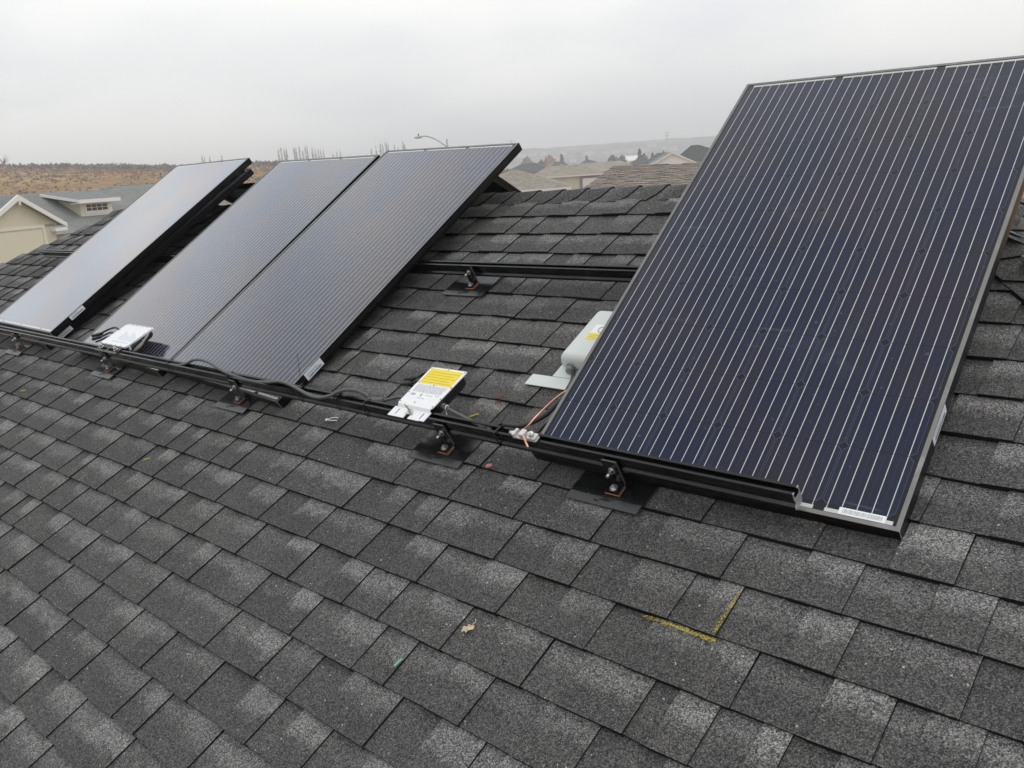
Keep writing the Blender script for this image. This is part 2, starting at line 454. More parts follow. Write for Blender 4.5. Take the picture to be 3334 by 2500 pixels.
def shingles(mb, k0, k1, lo, hi, vtop, seed, known={}):
    rnd = random.Random(seed)
    for k in range(k0, k1):
        v0 = k * EXP; v1 = min(v0 + EXP + 0.012, vtop)
        if v1 - v0 < 0.02: continue
        a, b = lo(v0), hi(v0)
        if b - a < 0.05: continue
        j = rnd.uniform(-.0012, .0012); tone = rnd.uniform(.2, .7)
        x, pieces = course_pieces(k, a, b, rnd, known)
        for w, tooth in pieces:
            if x > b: break
            x0, x1 = max(x, a), min(x + w, b)
            if x1 - x0 > 0.004:
                lift = 0.0050 if tooth else 0.0
                zb = 0.0135 + lift + rnd.uniform(-.0008, .0015); zt = 0.0035 + lift * 0.9
                ja, jb = j, rnd.uniform(-.0018, .0018); j = jb
                if tooth: ja -= 0.001; jb -= 0.001
                else: ja += 0.0015; jb += 0.0015
                col = (min(1, max(0, tone + rnd.uniform(-.3, .3))), rnd.uniform(0.35, 1.0) if tooth else rnd.choice((0.05, 0.25, 0.4, 0.6)), rnd.random())
                n = max(1, int((x1 - x0) / 0.05)); sh = rnd.uniform(-0.002, 0.002)
                for q in range(n):
                    f0, f1 = q / n, (q + 1) / n
                    xa, xb = x0 + (x1 - x0) * f0, x0 + (x1 - x0) * f1
                    va = v0 + ja + (jb - ja) * f0; vb = v0 + ja + (jb - ja) * f1
                    A = (xa, va, zb); B = (xb, vb, zb); C = (xb + sh * (q == n - 1), v1, zt); D = (xa + sh * (q == 0), v1, zt)
                    mb.quad(A, B, C, D, 0, [(xa, 0), (xb, 0), (xb, 1.06), (xa, 1.06)], col)
                    mb.quad((xa, va + .001, zb - 0.016), (xb, vb + .001, zb - 0.016), B, A, 1)
                if tooth:
                    mb.quad((x1, v0 + jb, 0.004), (x1 + sh, v1, 0.0), (x1 + sh, v1, zt), (x1, v0 + jb, zb), 1)
                    mb.quad((x0 + sh, v1, 0.0), (x0, v0 + ja, 0.004), (x0, v0 + ja, zb), (x0 + sh, v1, zt), 1)
            x += w


house = thing('shingled_house', 'house whose dark grey shingled hip roof fills the foreground under the solar panels', 'house', M=Matrix.Identity(4))
mb = MB(); shingles(mb, -16, 11, lhip, rhip, VR, 11, JOINTS)
# deck sheet under the tabs and the plain lower roof
mb.quad((lhip(-4.2), -4.2, -0.004), (rhip(-4.2), -4.2, -0.004), (rhip(VR) - .0, VR, -0.012), (lhip(VR), VR, -0.012), 1)
mb.quad((lhip(-4.2), -4.2, 0.004), (rhip(-4.2), -4.2, 0.004), (rhip(-2.19), -2.192, 0.004), (lhip(-2.19), -2.192, 0.004), 0,
        [(0, 0), (1, 0), (1, 1), (0, 1)], (0.4, 0.3, 0.5))
slope = mb.build('roof_slope', [MSH, MEDGE], house, M=RF)

# right-hand hip slope, with its own courses; frame x' = +Y, y' up the slope (towards -X), z' off the roof
apex = RF @ Vector((rhip(VR), VR, 0.0))
ct, st = math.cos(TH), math.sin(TH)
HF = Matrix(((0, -ct, st, apex.x), (1, 0, 0, apex.y), (0, st, ct, apex.z), (0, 0, 0, 1)))
mb = MB()
shingles(mb, -22, 0, lambda v: min(-0.02, v * ct), lambda v: max(0.02, -v * ct), 0.0, 23)
mb.poly([(-4.4 * ct, -4.4, -0.006), (4.4 * ct, -4.4, -0.006), (0, 0, -0.012)], 1)
mb.build('side_roof_slope', [MSH, MEDGE], house, M=HF)
# back slope and left end slope as sheets
lap = RF @ Vector((lhip(VR), VR, 0)); zl = lap.z
mb = MB()
by = apex.y + 4.9; bz = zl - 4.9 * st / ct
ee = RF @ Vector((rhip(-4.2), -4.2, 0)); el_ = RF @ Vector((lhip(-4.2), -4.2, 0))
mb.poly([tuple(lap + Vector((0, .01, 0))), (lap.x - 5.4, by, bz), (apex.x + 4.9, by, bz), tuple(apex + Vector((0, .01, 0)))][::-1], 0)
mb.poly([tuple(lap), tuple(el_), (lap.x - 5.4, by, bz)], 0)
mb.build('back_roof_slope', MSHPLAIN, house)
# walls
mb = MB()
mb.box(el_.x + .5, ee.x - .5, el_.y + .5, by - .5, -3.25, ee.z - 0.02)
mb.box(el_.x - .02, ee.x + .02, el_.y - .05, by + .05, ee.z - 0.19, ee.z - 0.014)
mb.build('wall', plain('house_siding', (0.5, 0.47, 0.4), 0.8, scale=4), house)


# ridge and hip caps: overlapping bent shingles
def caps(mb, A, B, sa, sb, half, seed, arch=0.011, step=0.137):
    """caps laid from A to B; sa, sb = unit down-slope directions on either side"""
    rnd = random.Random(seed)
    A, B = Vector(A), Vector(B); d = (B - A); L = d.length; d.normalize()
    up = -(sa + sb); up = up.normalized() if up.length > .01 else Vector((0, 0, 1))
    if up.z < 0: up = -up
    n = int(L / step) + 1
    for i in range(n):
        s0 = i * step; s1 = s0 + step + 0.02
        j = rnd.uniform(-.004, .004)
        prof = []
        for q in (-1.0, -0.72, -0.42, -0.2, -0.07, 0.07, 0.2, 0.42, 0.72, 1.0):
            side = sa if q < 0 else sb; a = abs(q)
            drop = up * (0.009 + (arch - .009) * (1 - a ** 1.8) - 0.006 * math.exp(-(a / 0.13) ** 2))
            prof.append((side * (a * half), drop, a))
        col = (rnd.uniform(.5, 1.0), rnd.uniform(.05, .3), rnd.random())
        for q in range(len(prof) - 1):
            (a0, u0, t0), (a1, u1, t1) = prof[q], prof[q + 1]
            # front lip bows back a little at the sides, so the joint reads as an S
            e0 = 0.062 * t0 ** 3 + j; e1 = 0.062 * t1 ** 3 + j
            hi, lo = 0.0095, 0.0020
            P0 = A + d * (s0 + e0) + a0 + u0 + up * hi; P1 = A + d * (s0 + e1) + a1 + u1 + up * hi
            P2 = A + d * (s1 + e1) + a1 + u1 + up * lo; P3 = A + d * (s1 + e0) + a0 + u0 + up * lo
            mb.quad(P1, P0, P3, P2, 0, [(q, 0), (q + 1, 0), (q + 1, .9), (q, .9)], col)
            mb.quad(P0 - up * .0095, P1 - up * .0095, P1, P0, 1)
        for sgn, q in ((0, 0), (1, -1)):
            a0, u0, t0 = prof[q]
            P0 = A + d * (s0 + .062 + j) + a0 + u0; P1 = A + d * (s1 + .062 + j) + a0 + u0
            mb.quad(P0 + up * -.022, P1 + up * -.022, P1 + up * .0020, P0 + up * .0085, 1)


front_dn = RF.to_3x3() @ Vector((0, -1, 0)); back_dn = Vector((0, ct, -st))
right_dn = HF.to_3x3() @ Vector((0, -1, 0))
mb = MB()
ra = RF @ Vector((lhip(VR) - 0.05, VR, -0.006)); rb = RF @ Vector((rhip(VR) + 0.05, VR, -0.006))
caps(mb, rb, ra, front_dn, back_dn, 0.088, 5, arch=.030)
mb.build('ridge_cap', [MSH, MEDGE], house)


def perp_in(side, along):
    s = side - along * side.dot(along); return s.normalized()


mb = MB()
ha = RF @ Vector((rhip(-4.0), -4.0, 0.011)); hb = RF @ Vector((rhip(VR), VR, 0.007)); hd = (hb - ha).normalized()
caps(mb, ha, hb, perp_in(-(RF.to_3x3() @ Vector((1, 0, 0))), hd), perp_in(HF.to_3x3() @ Vector((1, 0, 0)), hd), 0.14, 6)
mb.build('hip_cap', [MSH, MEDGE], house)
mb = MB()
ha = RF @ Vector((lhip(-4.0), -4.0, -0.006)); hb = RF @ Vector((lhip(VR), VR, -0.006)); hd = (hb - ha).normalized()
lf_n = (Vector(el_) - lap).cross(Vector((lap.x - 5.4, by, bz)) - lap).normalized()
sd2 = lf_n.cross(hd); sd2 = sd2 if sd2.x < 0 else -sd2
caps(mb, ha, hb, sd2.normalized(), perp_in(RF.to_3x3() @ Vector((1, 0, 0)), hd), 0.12, 8)
mb.build('hip_cap', [MSH, MEDGE], house)


# ------------------------------------------------------------------ mounting rails
PROF = [(.0500, .074), (.0500, .082), (.0560, .088), (.0560, .096), (.0530, .100), (.0530, .121), (.0600, .121), (.0600, .118), (.0565, .117),
        (.0565, .102), (.0795, .102), (.0795, .117), (.0750, .118), (.0750, .121), (.0830, .121), (.0830, .080), (.0800, .072), (.0530, .072)]


def rail(u0, u1, dv, dn, label):
    r = thing('mounting_rail', label, 'rail', M=roofM(0, dv, dn), group='black aluminium mounting rails')
    mb = MB(); mb.prism(PROF, u0, u1 - .0015, 0)
    mb.build('rail_extrusion', MBLK, r)
    mb = MB(); mb.prism(PROF, u1 - .0015, u1, 0, 0); mb.build('cut_end', MCUT, r)
    return r


rail(-5.6, 0.283, 0, 0, 'lower black aluminium rail crossing the roof, its cut end open over the nearest panel')
rail(-6.0, 0.30, 0.826, -0.024, 'upper black aluminium rail under the middle of the panels just below the ridge')


# ------------------------------------------------------------------ L-feet on flashings
def hexn(mb, c, ax, r, h, m=0):
    """hexagonal prism; ax = unit axis"""
    c = Vector(c); ax = Vector(ax).normalized(); mb.tube([c, c + ax * h], r, 6, m)


def make_foot(label):
    t = thing('roof_mount', label, 'roof mount', M=roofM(-0.212, 0.026, .004), group='L shaped roof mounts on black flashings')
    mb = MB()
    x0, x1, y0, y1 = -.131, .098, -.056, .109
    N = 8; K = 6
    def h(x, y):
        e = max(0, (-.035 - y) / .021)
        return .0185 - (y + .056) * .024 - e * e * .0025 + 0.003 * math.sin(x * 21 + y * 7) * .3
    for i in range(N):
        for k in range(K):
            XS = [x0, x0 + .004, x0 + .04, x0 + .08, x0 + .115, x0 + .15, x0 + .19, x1 - .004, x1]
            xa, xb = XS[i], XS[i + 1]
            ya, yb = y0 + (y1 - y0) * k / K, y0 + (y1 - y0) * (k + 1) / K
            def c(x, y):
                if y <= y0 + 1e-6:
                    if x <= x0 + 1e-6 or x >= x1 - 1e-6: y = y + .004
                return (x, y, h(x, y))
            A, B, Cc, D = c(xa, ya), c(xb, ya), c(xb, yb), c(xa, yb)
            mb.quad(A, B, Cc, D, 0)
            if k == 0: mb.quad((A[0], A[1], A[2] - .0016), (B[0], B[1], B[2] - .0016), B, A, 0)
            if i == 0: mb.quad((D[0], D[1], D[2] - .0016), (A[0], A[1], A[2] - .0016), A, D, 0)
            if i == N - 1: mb.quad((B[0], B[1], B[2] - .0016), (Cc[0], Cc[1], Cc[2] - .0016), Cc, B, 0)
    fl = mb.build('flashing', MFLASH, t)
    mb = MB()
    for (a, b, w) in ((-.022, -.0335, .036), (-.028, -.0385, .03), (-.045, -.044, .012)):
        x = a
        while x < a + w:
            mb.box(x, x + .0035, b, b + .0028, .0172, .0187); x += .0055
    mb.build('embossing', MFLASH, fl)
    mb = MB(); mb.box(-.025, .023, -.018, .018, .0185, .0225, b=.003); mb.build('gasket', MORANGE, t)
    mb = MB()
    # bent plate: base + upright with a slot
    mb.box(-.024, .022, -.0165, .0225, .0226, .0285)
    x0, x1, y0, y1, z0, z1 = -.024, .022, .0165, .0225, .0286, .108
    mb.box(x0, x0 + .018, y0, y1, z0, z1); mb.box(x0 + .028, x1, y0, y1, z0, z1)
    mb.box(x0 + .018, x0 + .028, y0, y1, z0, .046); mb.box(x0 + .018, x0 + .028, y0, y1, .09, z1)
    mb.box(x1, x1 + .0006, y0 + .0004, y1 - .0004, z0, z1 - .0004, 1); mb.box(x1, x1 + .0006, -.0161, .0165, .0232, .0281, 1); mb.box(x0 + .001, x1, y0 + .0008, y1 - .0008, z1, z1 + .0005, 1)
    mb.build('bracket', [MBLK, MWORNLIT], t)
    mb = MB(); mb.tube([(-.002, -.001, .0286), (-.002, -.001, .0305)], .0115, 16); hexn(mb, (-.002, -.001, .0305), (0, 0, 1), .0072, .0062)
    mb.tube([(-.002, -.001, .0367), (-.002, -.001, .040)], .003, 8)
    mb.build('lag_bolt', MSTEEL, t)
    mb = MB(); mb.tube([(-.0005, .0164, .076), (-.0005, .0145, .076)], .0105, 16); hexn(mb, (-.0005, .0145, .076), (0, -1, 0), .0078, .0065)
    mb.tube([(-.0005, .008, .076), (-.0005, -.008, .076)], .004, 10)
    mb.build('slot_bolt', MSTEEL, t)
    return t


foot = make_foot('roof mount nearest the cut rail end, its black flashing partly under the nearest panel')
for (u, v, dn, lb) in ((-0.856, 0.026, 0, 'roof mount on a dusty black flashing just right of the white and yellow microinverter'),
                       (-2.073, 0.026, 0, 'roof mount under the looping grey cable below the right middle panel'),
                       (-3.300, 0.026, 0, 'roof mount below the white microinverter plate lying on the left middle panel'),
                       (-4.545, 0.026, 0, 'farthest left roof mount on the lower rail, below the stacked panels'),
                       (-1.430, 0.842, -0.022, 'roof mount holding the upper rail in the gap between the middle and nearest panels'),
                       (-3.87, 0.842, -0.022, 'roof mount holding the upper rail in the dark gap beside the stacked panels')):
    dup(foot, roofM(u, v, 0.004), lb)


# ------------------------------------------------------------------ solar panels
PW, PH, PT = .992, 1.650, .038


def make_panel(label, M):
    t = thing('solar_panel', label, 'solar panel', M=M, group='black framed solar panels lying on the rails')
    mb = MB(); lip = .0105; W, H, T = PW, PH, PT
    zt = 0.0; zg = -.0018
    # top lip, mitred
    o = [(0, 0), (W, 0), (W, H), (0, H)]; i = [(lip, lip), (W - lip, lip), (W - lip, H - lip), (lip, H - lip)]
    for k in range(4):
        a, b, c, d = o[k], o[(k + 1) % 4], i[(k + 1) % 4], i[k]
        mb.quad((*a, zt), (*b, zt), (*c, zt), (*d, zt))
        mb.quad((*d, zt), (*c, zt), (*c, -.006), (*d, -.006))
        # outer side with three shallow grooves, then the bottom return flange
        ox, oy = ((0, 1), (-1, 0), (0, -1), (1, 0))[k]
        zs = [0, -.009, -.0105, -.012, -.019, -.0205, -.022, -T]
        off = [0, 0, .0012, 0, 0, .0012, 0, 0]
        for q in range(len(zs) - 1):
            p0 = (a[0] + ox * off[q], a[1] + oy * off[q], zs[q]); p1 = (b[0] + ox * off[q], b[1] + oy * off[q], zs[q])
            p2 = (b[0] + ox * off[q + 1], b[1] + oy * off[q + 1], zs[q + 1]); p3 = (a[0] + ox * off[q + 1], a[1] + oy * off[q + 1], zs[q + 1])
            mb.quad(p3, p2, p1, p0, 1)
        f = .028
        j = [(f, f), (W - f, f), (W - f, H - f), (f, H - f)]
        c2, d2 = j[(k + 1) % 4], j[k]
        mb.quad((*b, -T), (*a, -T), (*d2, -T), (*c2, -T), 1)
        e1 = (i[(k + 1) % 4]); e2 = i[k]
        mb.quad((e2[0], e2[1], -T + .0015), (e1[0], e1[1], -T + .0015), (e1[0], e1[1], -.008), (e2[0], e2[1], -.008))
    # bright mitre seams at the corners
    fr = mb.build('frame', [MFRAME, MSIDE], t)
    for (x, y) in ((W, 0), (0, 0), (W, H)):
        mb = MB(); mb.box(x - .0007, x + .0007, y - .0007, y + .0007, -T, 0.0005); mb.build('corner_seam', MCUT, fr)
    mb = MB()
    mb.quad((lip - .002, lip - .002, zg), (W - lip + .002, lip - .002, zg), (W - lip + .002, H - lip + .002, zg), (lip - .002, H - lip + .002, zg), 0,
            [(lip, lip), (W - lip, lip), (W - lip, H - lip), (lip, H - lip)])
    mb.build('cell_glass', MCELL, t)
    mb = MB(); mb.box(lip, W - lip, lip, H - lip, -.0078, -.005); mb.build('backsheet', MPLAST, t)
    return t


def panel_sticker(p, y0, y1, z0=-.030, z1=-.003, label=None):
    """white barcode sticker on the right long side of the frame"""
    mb = MB(); x = PW + .0006
    mb.box(PW - .0002, x, y0, y1, z0, z1, 0)
    L = y1 - y0
    rnd = random.Random(int(y0 * 1000))
    y = y0 + .012
    while y < y1 - .012:
        w = rnd.choice((.0008, .0014, .0022)); mb.box(x, x + .0002, y, y + w, z0 + .004, z0 + .013, 1); y += w + rnd.choice((.0010, .0016))
    for zz in (z0 + .017, z0 + .0215):
        mb.box(x, x + .0002, y0 + .01, y0 + L * rnd.uniform(.45, .8), zz, zz + .0018, 2)
    mb.build('sticker', [MSTICK, MINKD, MINK], p)


def rv(a, b, c): return (R(a), R(b), R(c))


big = make_panel('nearest solar panel at the right, tilted up above the ridge, with bright cell lines', roofM(-.5013, .0512, .0753, rv(9.687, 2.016, 1.356)))
panel_sticker(big, .245, .345)
mb = MB()   # bar code strip on the glass at the lower right corner
mb.box(.858, .958, .0125, .030, -.0017, -.0009, 0, b=.0)
x = .866; rnd = random.Random(3)
while x < .95:
    w = rnd.choice((.0008, .0015)); mb.box(x, x + w, .0165, .0265, -.0009, -.0007, 1); x += w + .0016
mb.build('barcode_strip', [MWHITE, MINK], big)
mid = make_panel('right middle solar panel with pale cell lines, its lower corner tucked under the rail', roofM(-2.7875, .0843, .0534, rv(5.751, .275, -2.553)))
panel_sticker(mid, .150, .245, -.036, -.002)
mid2 = make_panel('left middle solar panel, butted against its neighbour, greyed by sky reflection', roofM(-3.7978, .0854, .0563, rv(5.816, .443, -1.862)))
st1 = make_panel('upper panel of the stacked pair at far left, glass all pale grey', roofM(-5.1225, .1223, .1045, rv(5.039, -.072, -.481)))
panel_sticker(st1, .135, .235)
st2 = make_panel('lower panel of the stacked pair at far left, dark side below the upper one', roofM(-5.1602, .1239, .050, rv(5.3, -.231, -3.8)))
panel_sticker(st2, .075, .175)

# the two panels leaning on the other side of the ridge
BF = Matrix(((-1, 0, 0, 0), (0, -ct, st, 0), (0, st, ct, 0), (0, 0, 0, 1)))   # back slope frame: x' = -X, y' up the back slope
for (xw, lb, yy) in ((-1.96, 'panel behind the ridge whose dark corner pokes up right of the middle panels', 1.40),
                 (-3.60, 'panel behind the ridge, a thin dark edge between the stack and middle panels', 1.40)):
    M = Matrix(((-1, 0, 0, xw), (0, -ct, st, yy + 1.65 * ct - .02), (0, st, ct, VR * st - 1.65 * st + .155), (0, 0, 0, 1)))
    make_panel(lb, M)


# ------------------------------------------------------------------ microinverters
def make_inverter_center():
    t = thing('microinverter', 'white topped microinverter with a yellow label bolted on the lower rail in the open gap', 'microinverter',
              M=roofM(-1.072, 0, 0), group='microinverters on the rail')
    mb = MB(); mb.box(.006, .160, .094, .258, .092, .1275, b=.012); mb.box(.02, .15, .10, .25, .082, .0925, b=.01)
    mb.build('body', MPLAST, t)
    mb = MB()
    zt = .131
    # cover plate, step down to the tab with three slots
    P = [(0, .088), (.006, .084), (.158, .082), (.164, .090), (.168, .262), (.164, .266), (.004, .264), (0, .260)]
    i = len(mb.v); mb.v += [(x, y, zt) for x, y in P] + [(x, y, zt - .0025) for x, y in P]; n = len(P)
    mb.face([i + k for k in range(n)]); mb.face([i + n + k for k in range(n - 1, -1, -1)])
    for k in range(n): mb.face((i + (k + 1) % n, i + k, i + n + k, i + n + (k + 1) % n))
    mb.quad((.004, .076, .124), (.160, .075, .124), (.160, .083, zt), (.004, .0842, zt))
    zz = .1238
    def tabp(x0, x1, y0, y1): mb.box(x0, x1, y0, y1, zz - .0022, zz)
    tabp(-.006, .020, .034, .0758); tabp(.025, .070, .034, .0758); tabp(.090, .137, .034, .0758); tabp(.142, .165, .036, .0758)
    tabp(.020, .025, .034, .042); tabp(.020, .025, .068, .0758); tabp(.137, .142, .034, .042); tabp(.137, .142, .068, .0758)
    tabp(.070, .090, .058, .0758)
    cv = mb.build('cover_plate', MWHITE, t)
    mb = MB(); mb.box(.008, .158, .186, .258, zt, zt + .0004, 0)
    for k in range(5):
        mb.box(.014, .152 - .02 * (k % 2), .194 + k * .012, .1955 + k * .012, zt + .0004, zt + .0006, 1)
    mb.build('warning_label', [MYEL, plain('label_print', (0.45, 0.33, 0.03), 0.6)], t)
    mb = MB(); mb.box(.010, .156, .118, .183, zt, zt + .0003, 0)
    rnd = random.Random(9)
    for k in range(11):
        x = .014
        while x < .148:
            w = rnd.uniform(.006, .02); mb.box(x, min(x + w, .152), .146 + k * .0032, .1472 + k * .0032, zt + .0003, zt + .0005, 1); x += w + .003
    x = .020
    while x < .042:
        mb.box(x, x + .0012, .128, .138, zt + .0003, zt + .0005, 1); x += .0022
    mb.box(.065, .072, .127, .139, zt + .0003, zt + .0005, 1); mb.box(.085, .120, .135, .1365, zt + .0003, zt + .0005, 1)
    mb.box(.060, .095, .119, .1205, zt + .0003, zt + .0005, 1); mb.box(.128, .148, .138, .1395, zt + .0003, zt + .0005, 1)
    mb.build('rating_label', [MWHITE, MINK], t)
    for x, y in ((.004, .26), (.084, .262), (.162, .261), (.005, .19), (.164, .185), (.084, .184), (.004, .14), (.164, .13), (.005, .094), (.160, .094), (.07, .10)):
        mb = MB(); mb.tube([(x, y, zt), (x, y, zt + .003)], .0028, 8); mb.build('cover_screw', MSTEEL, cv)
    mb = MB(); mb.tube([(.080, .062, .1238), (.080, .062, .127)], .010, 14); hexn(mb, (.080, .062, .127), (0, 0, 1), .0085, .007)
    mb.tube([(.080, .062, .134), (.078, .062, .160)], .0036, 10)
    mb.box(.066, .098, .050, .058, .1238, .1275)
    mb.build('hold_down_bolt', MSTEEL, t)
    # cables: two DC leads to the left, trunk lead left, trunk lead right
    mb = MB()
    mb.tube(smooth_path([(.02, .235, .11), (-.05, .262, .10), (-.085, .256, .085), (-.115, .253, .075)]), .0042, 8)
    mb.tube(smooth_path([(.02, .225, .10), (-.05, .250, .088), (-.09, .247, .072), (-.125, .240, .062)]), .0042, 8)
    mb.build('lead', MCABLE2, t)
    for (a, b) in (((-.110, .253, .077), (-.168, .249, .066)), ((-.118, .241, .064), (-.182, .232, .056))):
        mb = MB(); a, b = Vector(a), Vector(b); d = b - a
        mb.tube([a, a + d * .12, a + d * .14, a + d * .6, a + d * .62, b], [.005, .0062, .0095, .0095, .006, .0055], 10)
        mb.build('connector', MCONN, t)
    mb = MB()
    mb.tube(smooth_path([(.02, .12, .108), (-.05, .132, .104), (-.095, .118, .100), (-.125, .105, .098)]), .0055, 8)
    mb.tube([(-.115, .108, .099), (-.13, .104, .098), (-.165, .097, .098), (-.20, .093, .099), (-.235, .090, .100)], [.010, .013, .012, .009, .006], 12)
    mb.build('trunk_connector', MCABLE, t)
    mb = MB(); mb.tube([(.158, .125, .108), (.178, .124, .107)], [.012, .010], 12)
    mb.tube(smooth_path([(.172, .124, .107), (.214, .114, .106), (.262, .103, .107), (.318, .088, .110), (.37, .078, .110), (.42, .070, .107)]), .006, 10)
    mb.build('trunk_lead', MCABLE, t)
    mb = MB()
    ring = [(.184 + .002 * math.sin(a), .122 + .0085 * math.cos(a), .1065 + .0085 * math.sin(a)) for a in [k * math.pi / 6 for k in range(13)]]
    mb.tube(ring, .0016, 6); mb.tube([(.186, .112, .100), (.190, .104, .088), (.187, .096, .083)], .0016, 6); mb.tube([(.190, .104, .088), (.196, .107, .084)], .0014, 6)
    mb.build('white_tag', MWHITE, t)
    return t


make_inverter_center()


def make_inverter_left():
    t = thing('microinverter', 'large white microinverter plate lying over the left middle panel with cables curling beside it', 'microinverter',
              M=roofM(-3.376, 0, 0), group='microinverters on the rail')
    mb = MB(); mb.box(.03, .30, .10, .240, .092, .1255, b=.014); mb.build('body', MPLAST, t)
    mb = MB(); mb.box(0.0, .285, .092, .25, .1265, .1300, b=.010, M=Matrix(((1, .20, 0, -.018), (0, 1, 0, 0), (0, 0, 1, 0), (0, 0, 0, 1))))
    cv = mb.build('cover_plate', MWHITE, t)
    mb = MB()
    sh = lambda x, y: x + .2 * y - .018
    for k in range(6):
        mb.box(sh(.10 + .028 * k, .16), sh(.10 + .028 * k, .16) + .014, .135, .195 - .012 * (k % 3), .1300, .1303, 0)
    mb.box(.08, .26, .118, .124, .1300, .1302, 0)
    mb.build('rating_label', plain('pale_blue_print', (0.60, 0.66, 0.72), 0.6), t)
    for x, y in [(.01 + k * .053, y) for k in range(6) for y in (.096, .246)] + [(.005, .14), (.005, .20), (.28, .14), (.28, .20)]:
        mb = MB(); mb.tube([(sh(x, y), y, .130), (sh(x, y), y, .133)], .003, 8); mb.build('cover_screw', MSTEEL, cv)
    mb = MB(); mb.box(.015, .25, .046, .058, .1215, .125); mb.box(.015, .25, .076, .092, .1215, .125)
    for x in (.015, .12, .235): mb.box(x, x + .015, .058, .076, .1215, .125)
    mb.build('tab_bracket', MBLK, t)
    for x in (.05, .212):
        mb = MB(); mb.tube([(x, .072, .125), (x, .072, .128)], .012, 14); hexn(mb, (x, .072, .128), (0, 0, 1), .009, .008)
        mb.tube([(x, .072, .136), (x, .072, .145)], .004, 8); mb.build('hold_down_bolt', MSTEEL, t)
    mb = MB()
    for k in range(3):
        z = .118 - .004 * k
        mb.tube(smooth_path([(.29, .22 - .02 * k, z), (.325 + .006 * k, .20 - .02 * k, z + .006), (.335 + .006 * k, .165 - .02 * k, z), (.31, .135 - .015 * k, z - .012), (.30, .11 - .008 * k, z - .02)]), .0048, 8)
    mb.tube(smooth_path([(.28, .115, .115), (.30, .105, .120), (.315, .095, .112)]), .006, 8)
    mb.build('lead', plain('pale_grey_cable', (0.22, 0.22, 0.22), 0.5), t)
    mb = MB()
    mb.tube(smooth_path([(.02, .20, .115), (-.06, .215, .125), (-.13, .19, .12), (-.19, .17, .105)]), .005, 8)
    mb.tube(smooth_path([(.02, .17, .115), (-.05, .18, .122), (-.12, .155, .112), (-.18, .145, .10)]), .005, 8)
    mb.tube(smooth_path([(.03, .14, .115), (-.03, .15, .12), (-.10, .13, .108), (-.15, .12, .10)]), .005, 8)
    mb.tube([(-.17, .172, .108), (-.26, .155, .100)], .009, 8); mb.tube([(-.15, .152, .106), (-.22, .135, .098)], .009, 8)
    mb.build('connector', MPLAST, t)
    return t


make_inverter_left()


# ------------------------------------------------------------------ cables, ties, copper, lug
def cable(name, pts, r, mat, label, cat='cable', group=None, seg=6):
    mb = MB(); mb.tube(smooth_path(pts, seg), r, 10)
    o = mb.build(name, mat, M=RF); return tag(o, label, cat, group)


RT = .121
cable('trunk_cable', [(-2.62, .068, .108), (-2.53, .070, .112), (-2.474, .075, .124), (-2.417, .090, .138), (-2.363, .096, .142), (-2.28, .091, .140), (-2.20, .078, .133), (-2.112, .066, .128),
                      (-2.02, .068, .112), (-1.92, .068, .110), (-1.813, .064, .126), (-1.747, .070, .134), (-1.684, .068, .135), (-1.613, .058, .132), (-1.546, .044, .133), (-1.489, .036, .132),
                      (-1.44, .038, .132), (-1.401, .055, .133), (-1.381, .072, .136), (-1.345, .090, .138), (-1.30, .100, .132), (-1.27, .104, .112), (-1.262, .106, .08)],
      .0062, MCABLE, 'thick grey cable looping along the lower rail in front of the middle panels')
cable('trunk_cable', [(-.70, .066, .107), (-.67, .075, .110), (-.646, .105, .098), (-.615, .135, .070), (-.590, .165, .062), (-.569, .205, .058), (-.564, .253, .055), (-.569, .303, .05), (-.590, .376, .042), (-.620, .425, .036)],
      .0072, MCABLE2, 'thick black cable dropping from the grey junction box to the lower rail')
cable('copper_wire', [(-.461, .020, .128), (-.478, .034, .135), (-.500, .052, .139), (-.520, .075, .130), (-.545, .115, .104), (-.562, .16, .088), (-.566, .21, .080), (-.556, .27, .078), (-.535, .31, .078), (-.50, .36, .072)],
      .0030, MCOP, 'bare copper ground wire bending from the silver lug under the nearest panel', 'wire')
t = thing('ground_lug', 'silver grounding lug clamped on the lower rail with copper wire through it', 'clamp', M=roofM(-.497, .056, RT))
mb = MB(); mb.box(-.040, .042, -.010, .012, .001, .006, b=.002); mb.box(-.014, .004, -.012, .012, .006, .024, b=.003)
mb.box(.012, .042, -.012, .012, .006, .016, b=.003); mb.box(-.038, -.030, -.013, .013, .006, .020)
mb.build('clamp_body', MLUG, t)
mb = MB(); mb.tube([(.026, 0, .016), (.026, 0, .026)], .0085, 14); hexn(mb, (.026, 0, .026), (0, 0, 1), .005, .003)
mb.build('clamp_screw', MSTEEL, t)
mb = MB(); mb.tube([(-.040, 0, .010), (-.056, 0, .010)], .0075, 12)
mb.build('clamp_screw', MSTEEL, t)


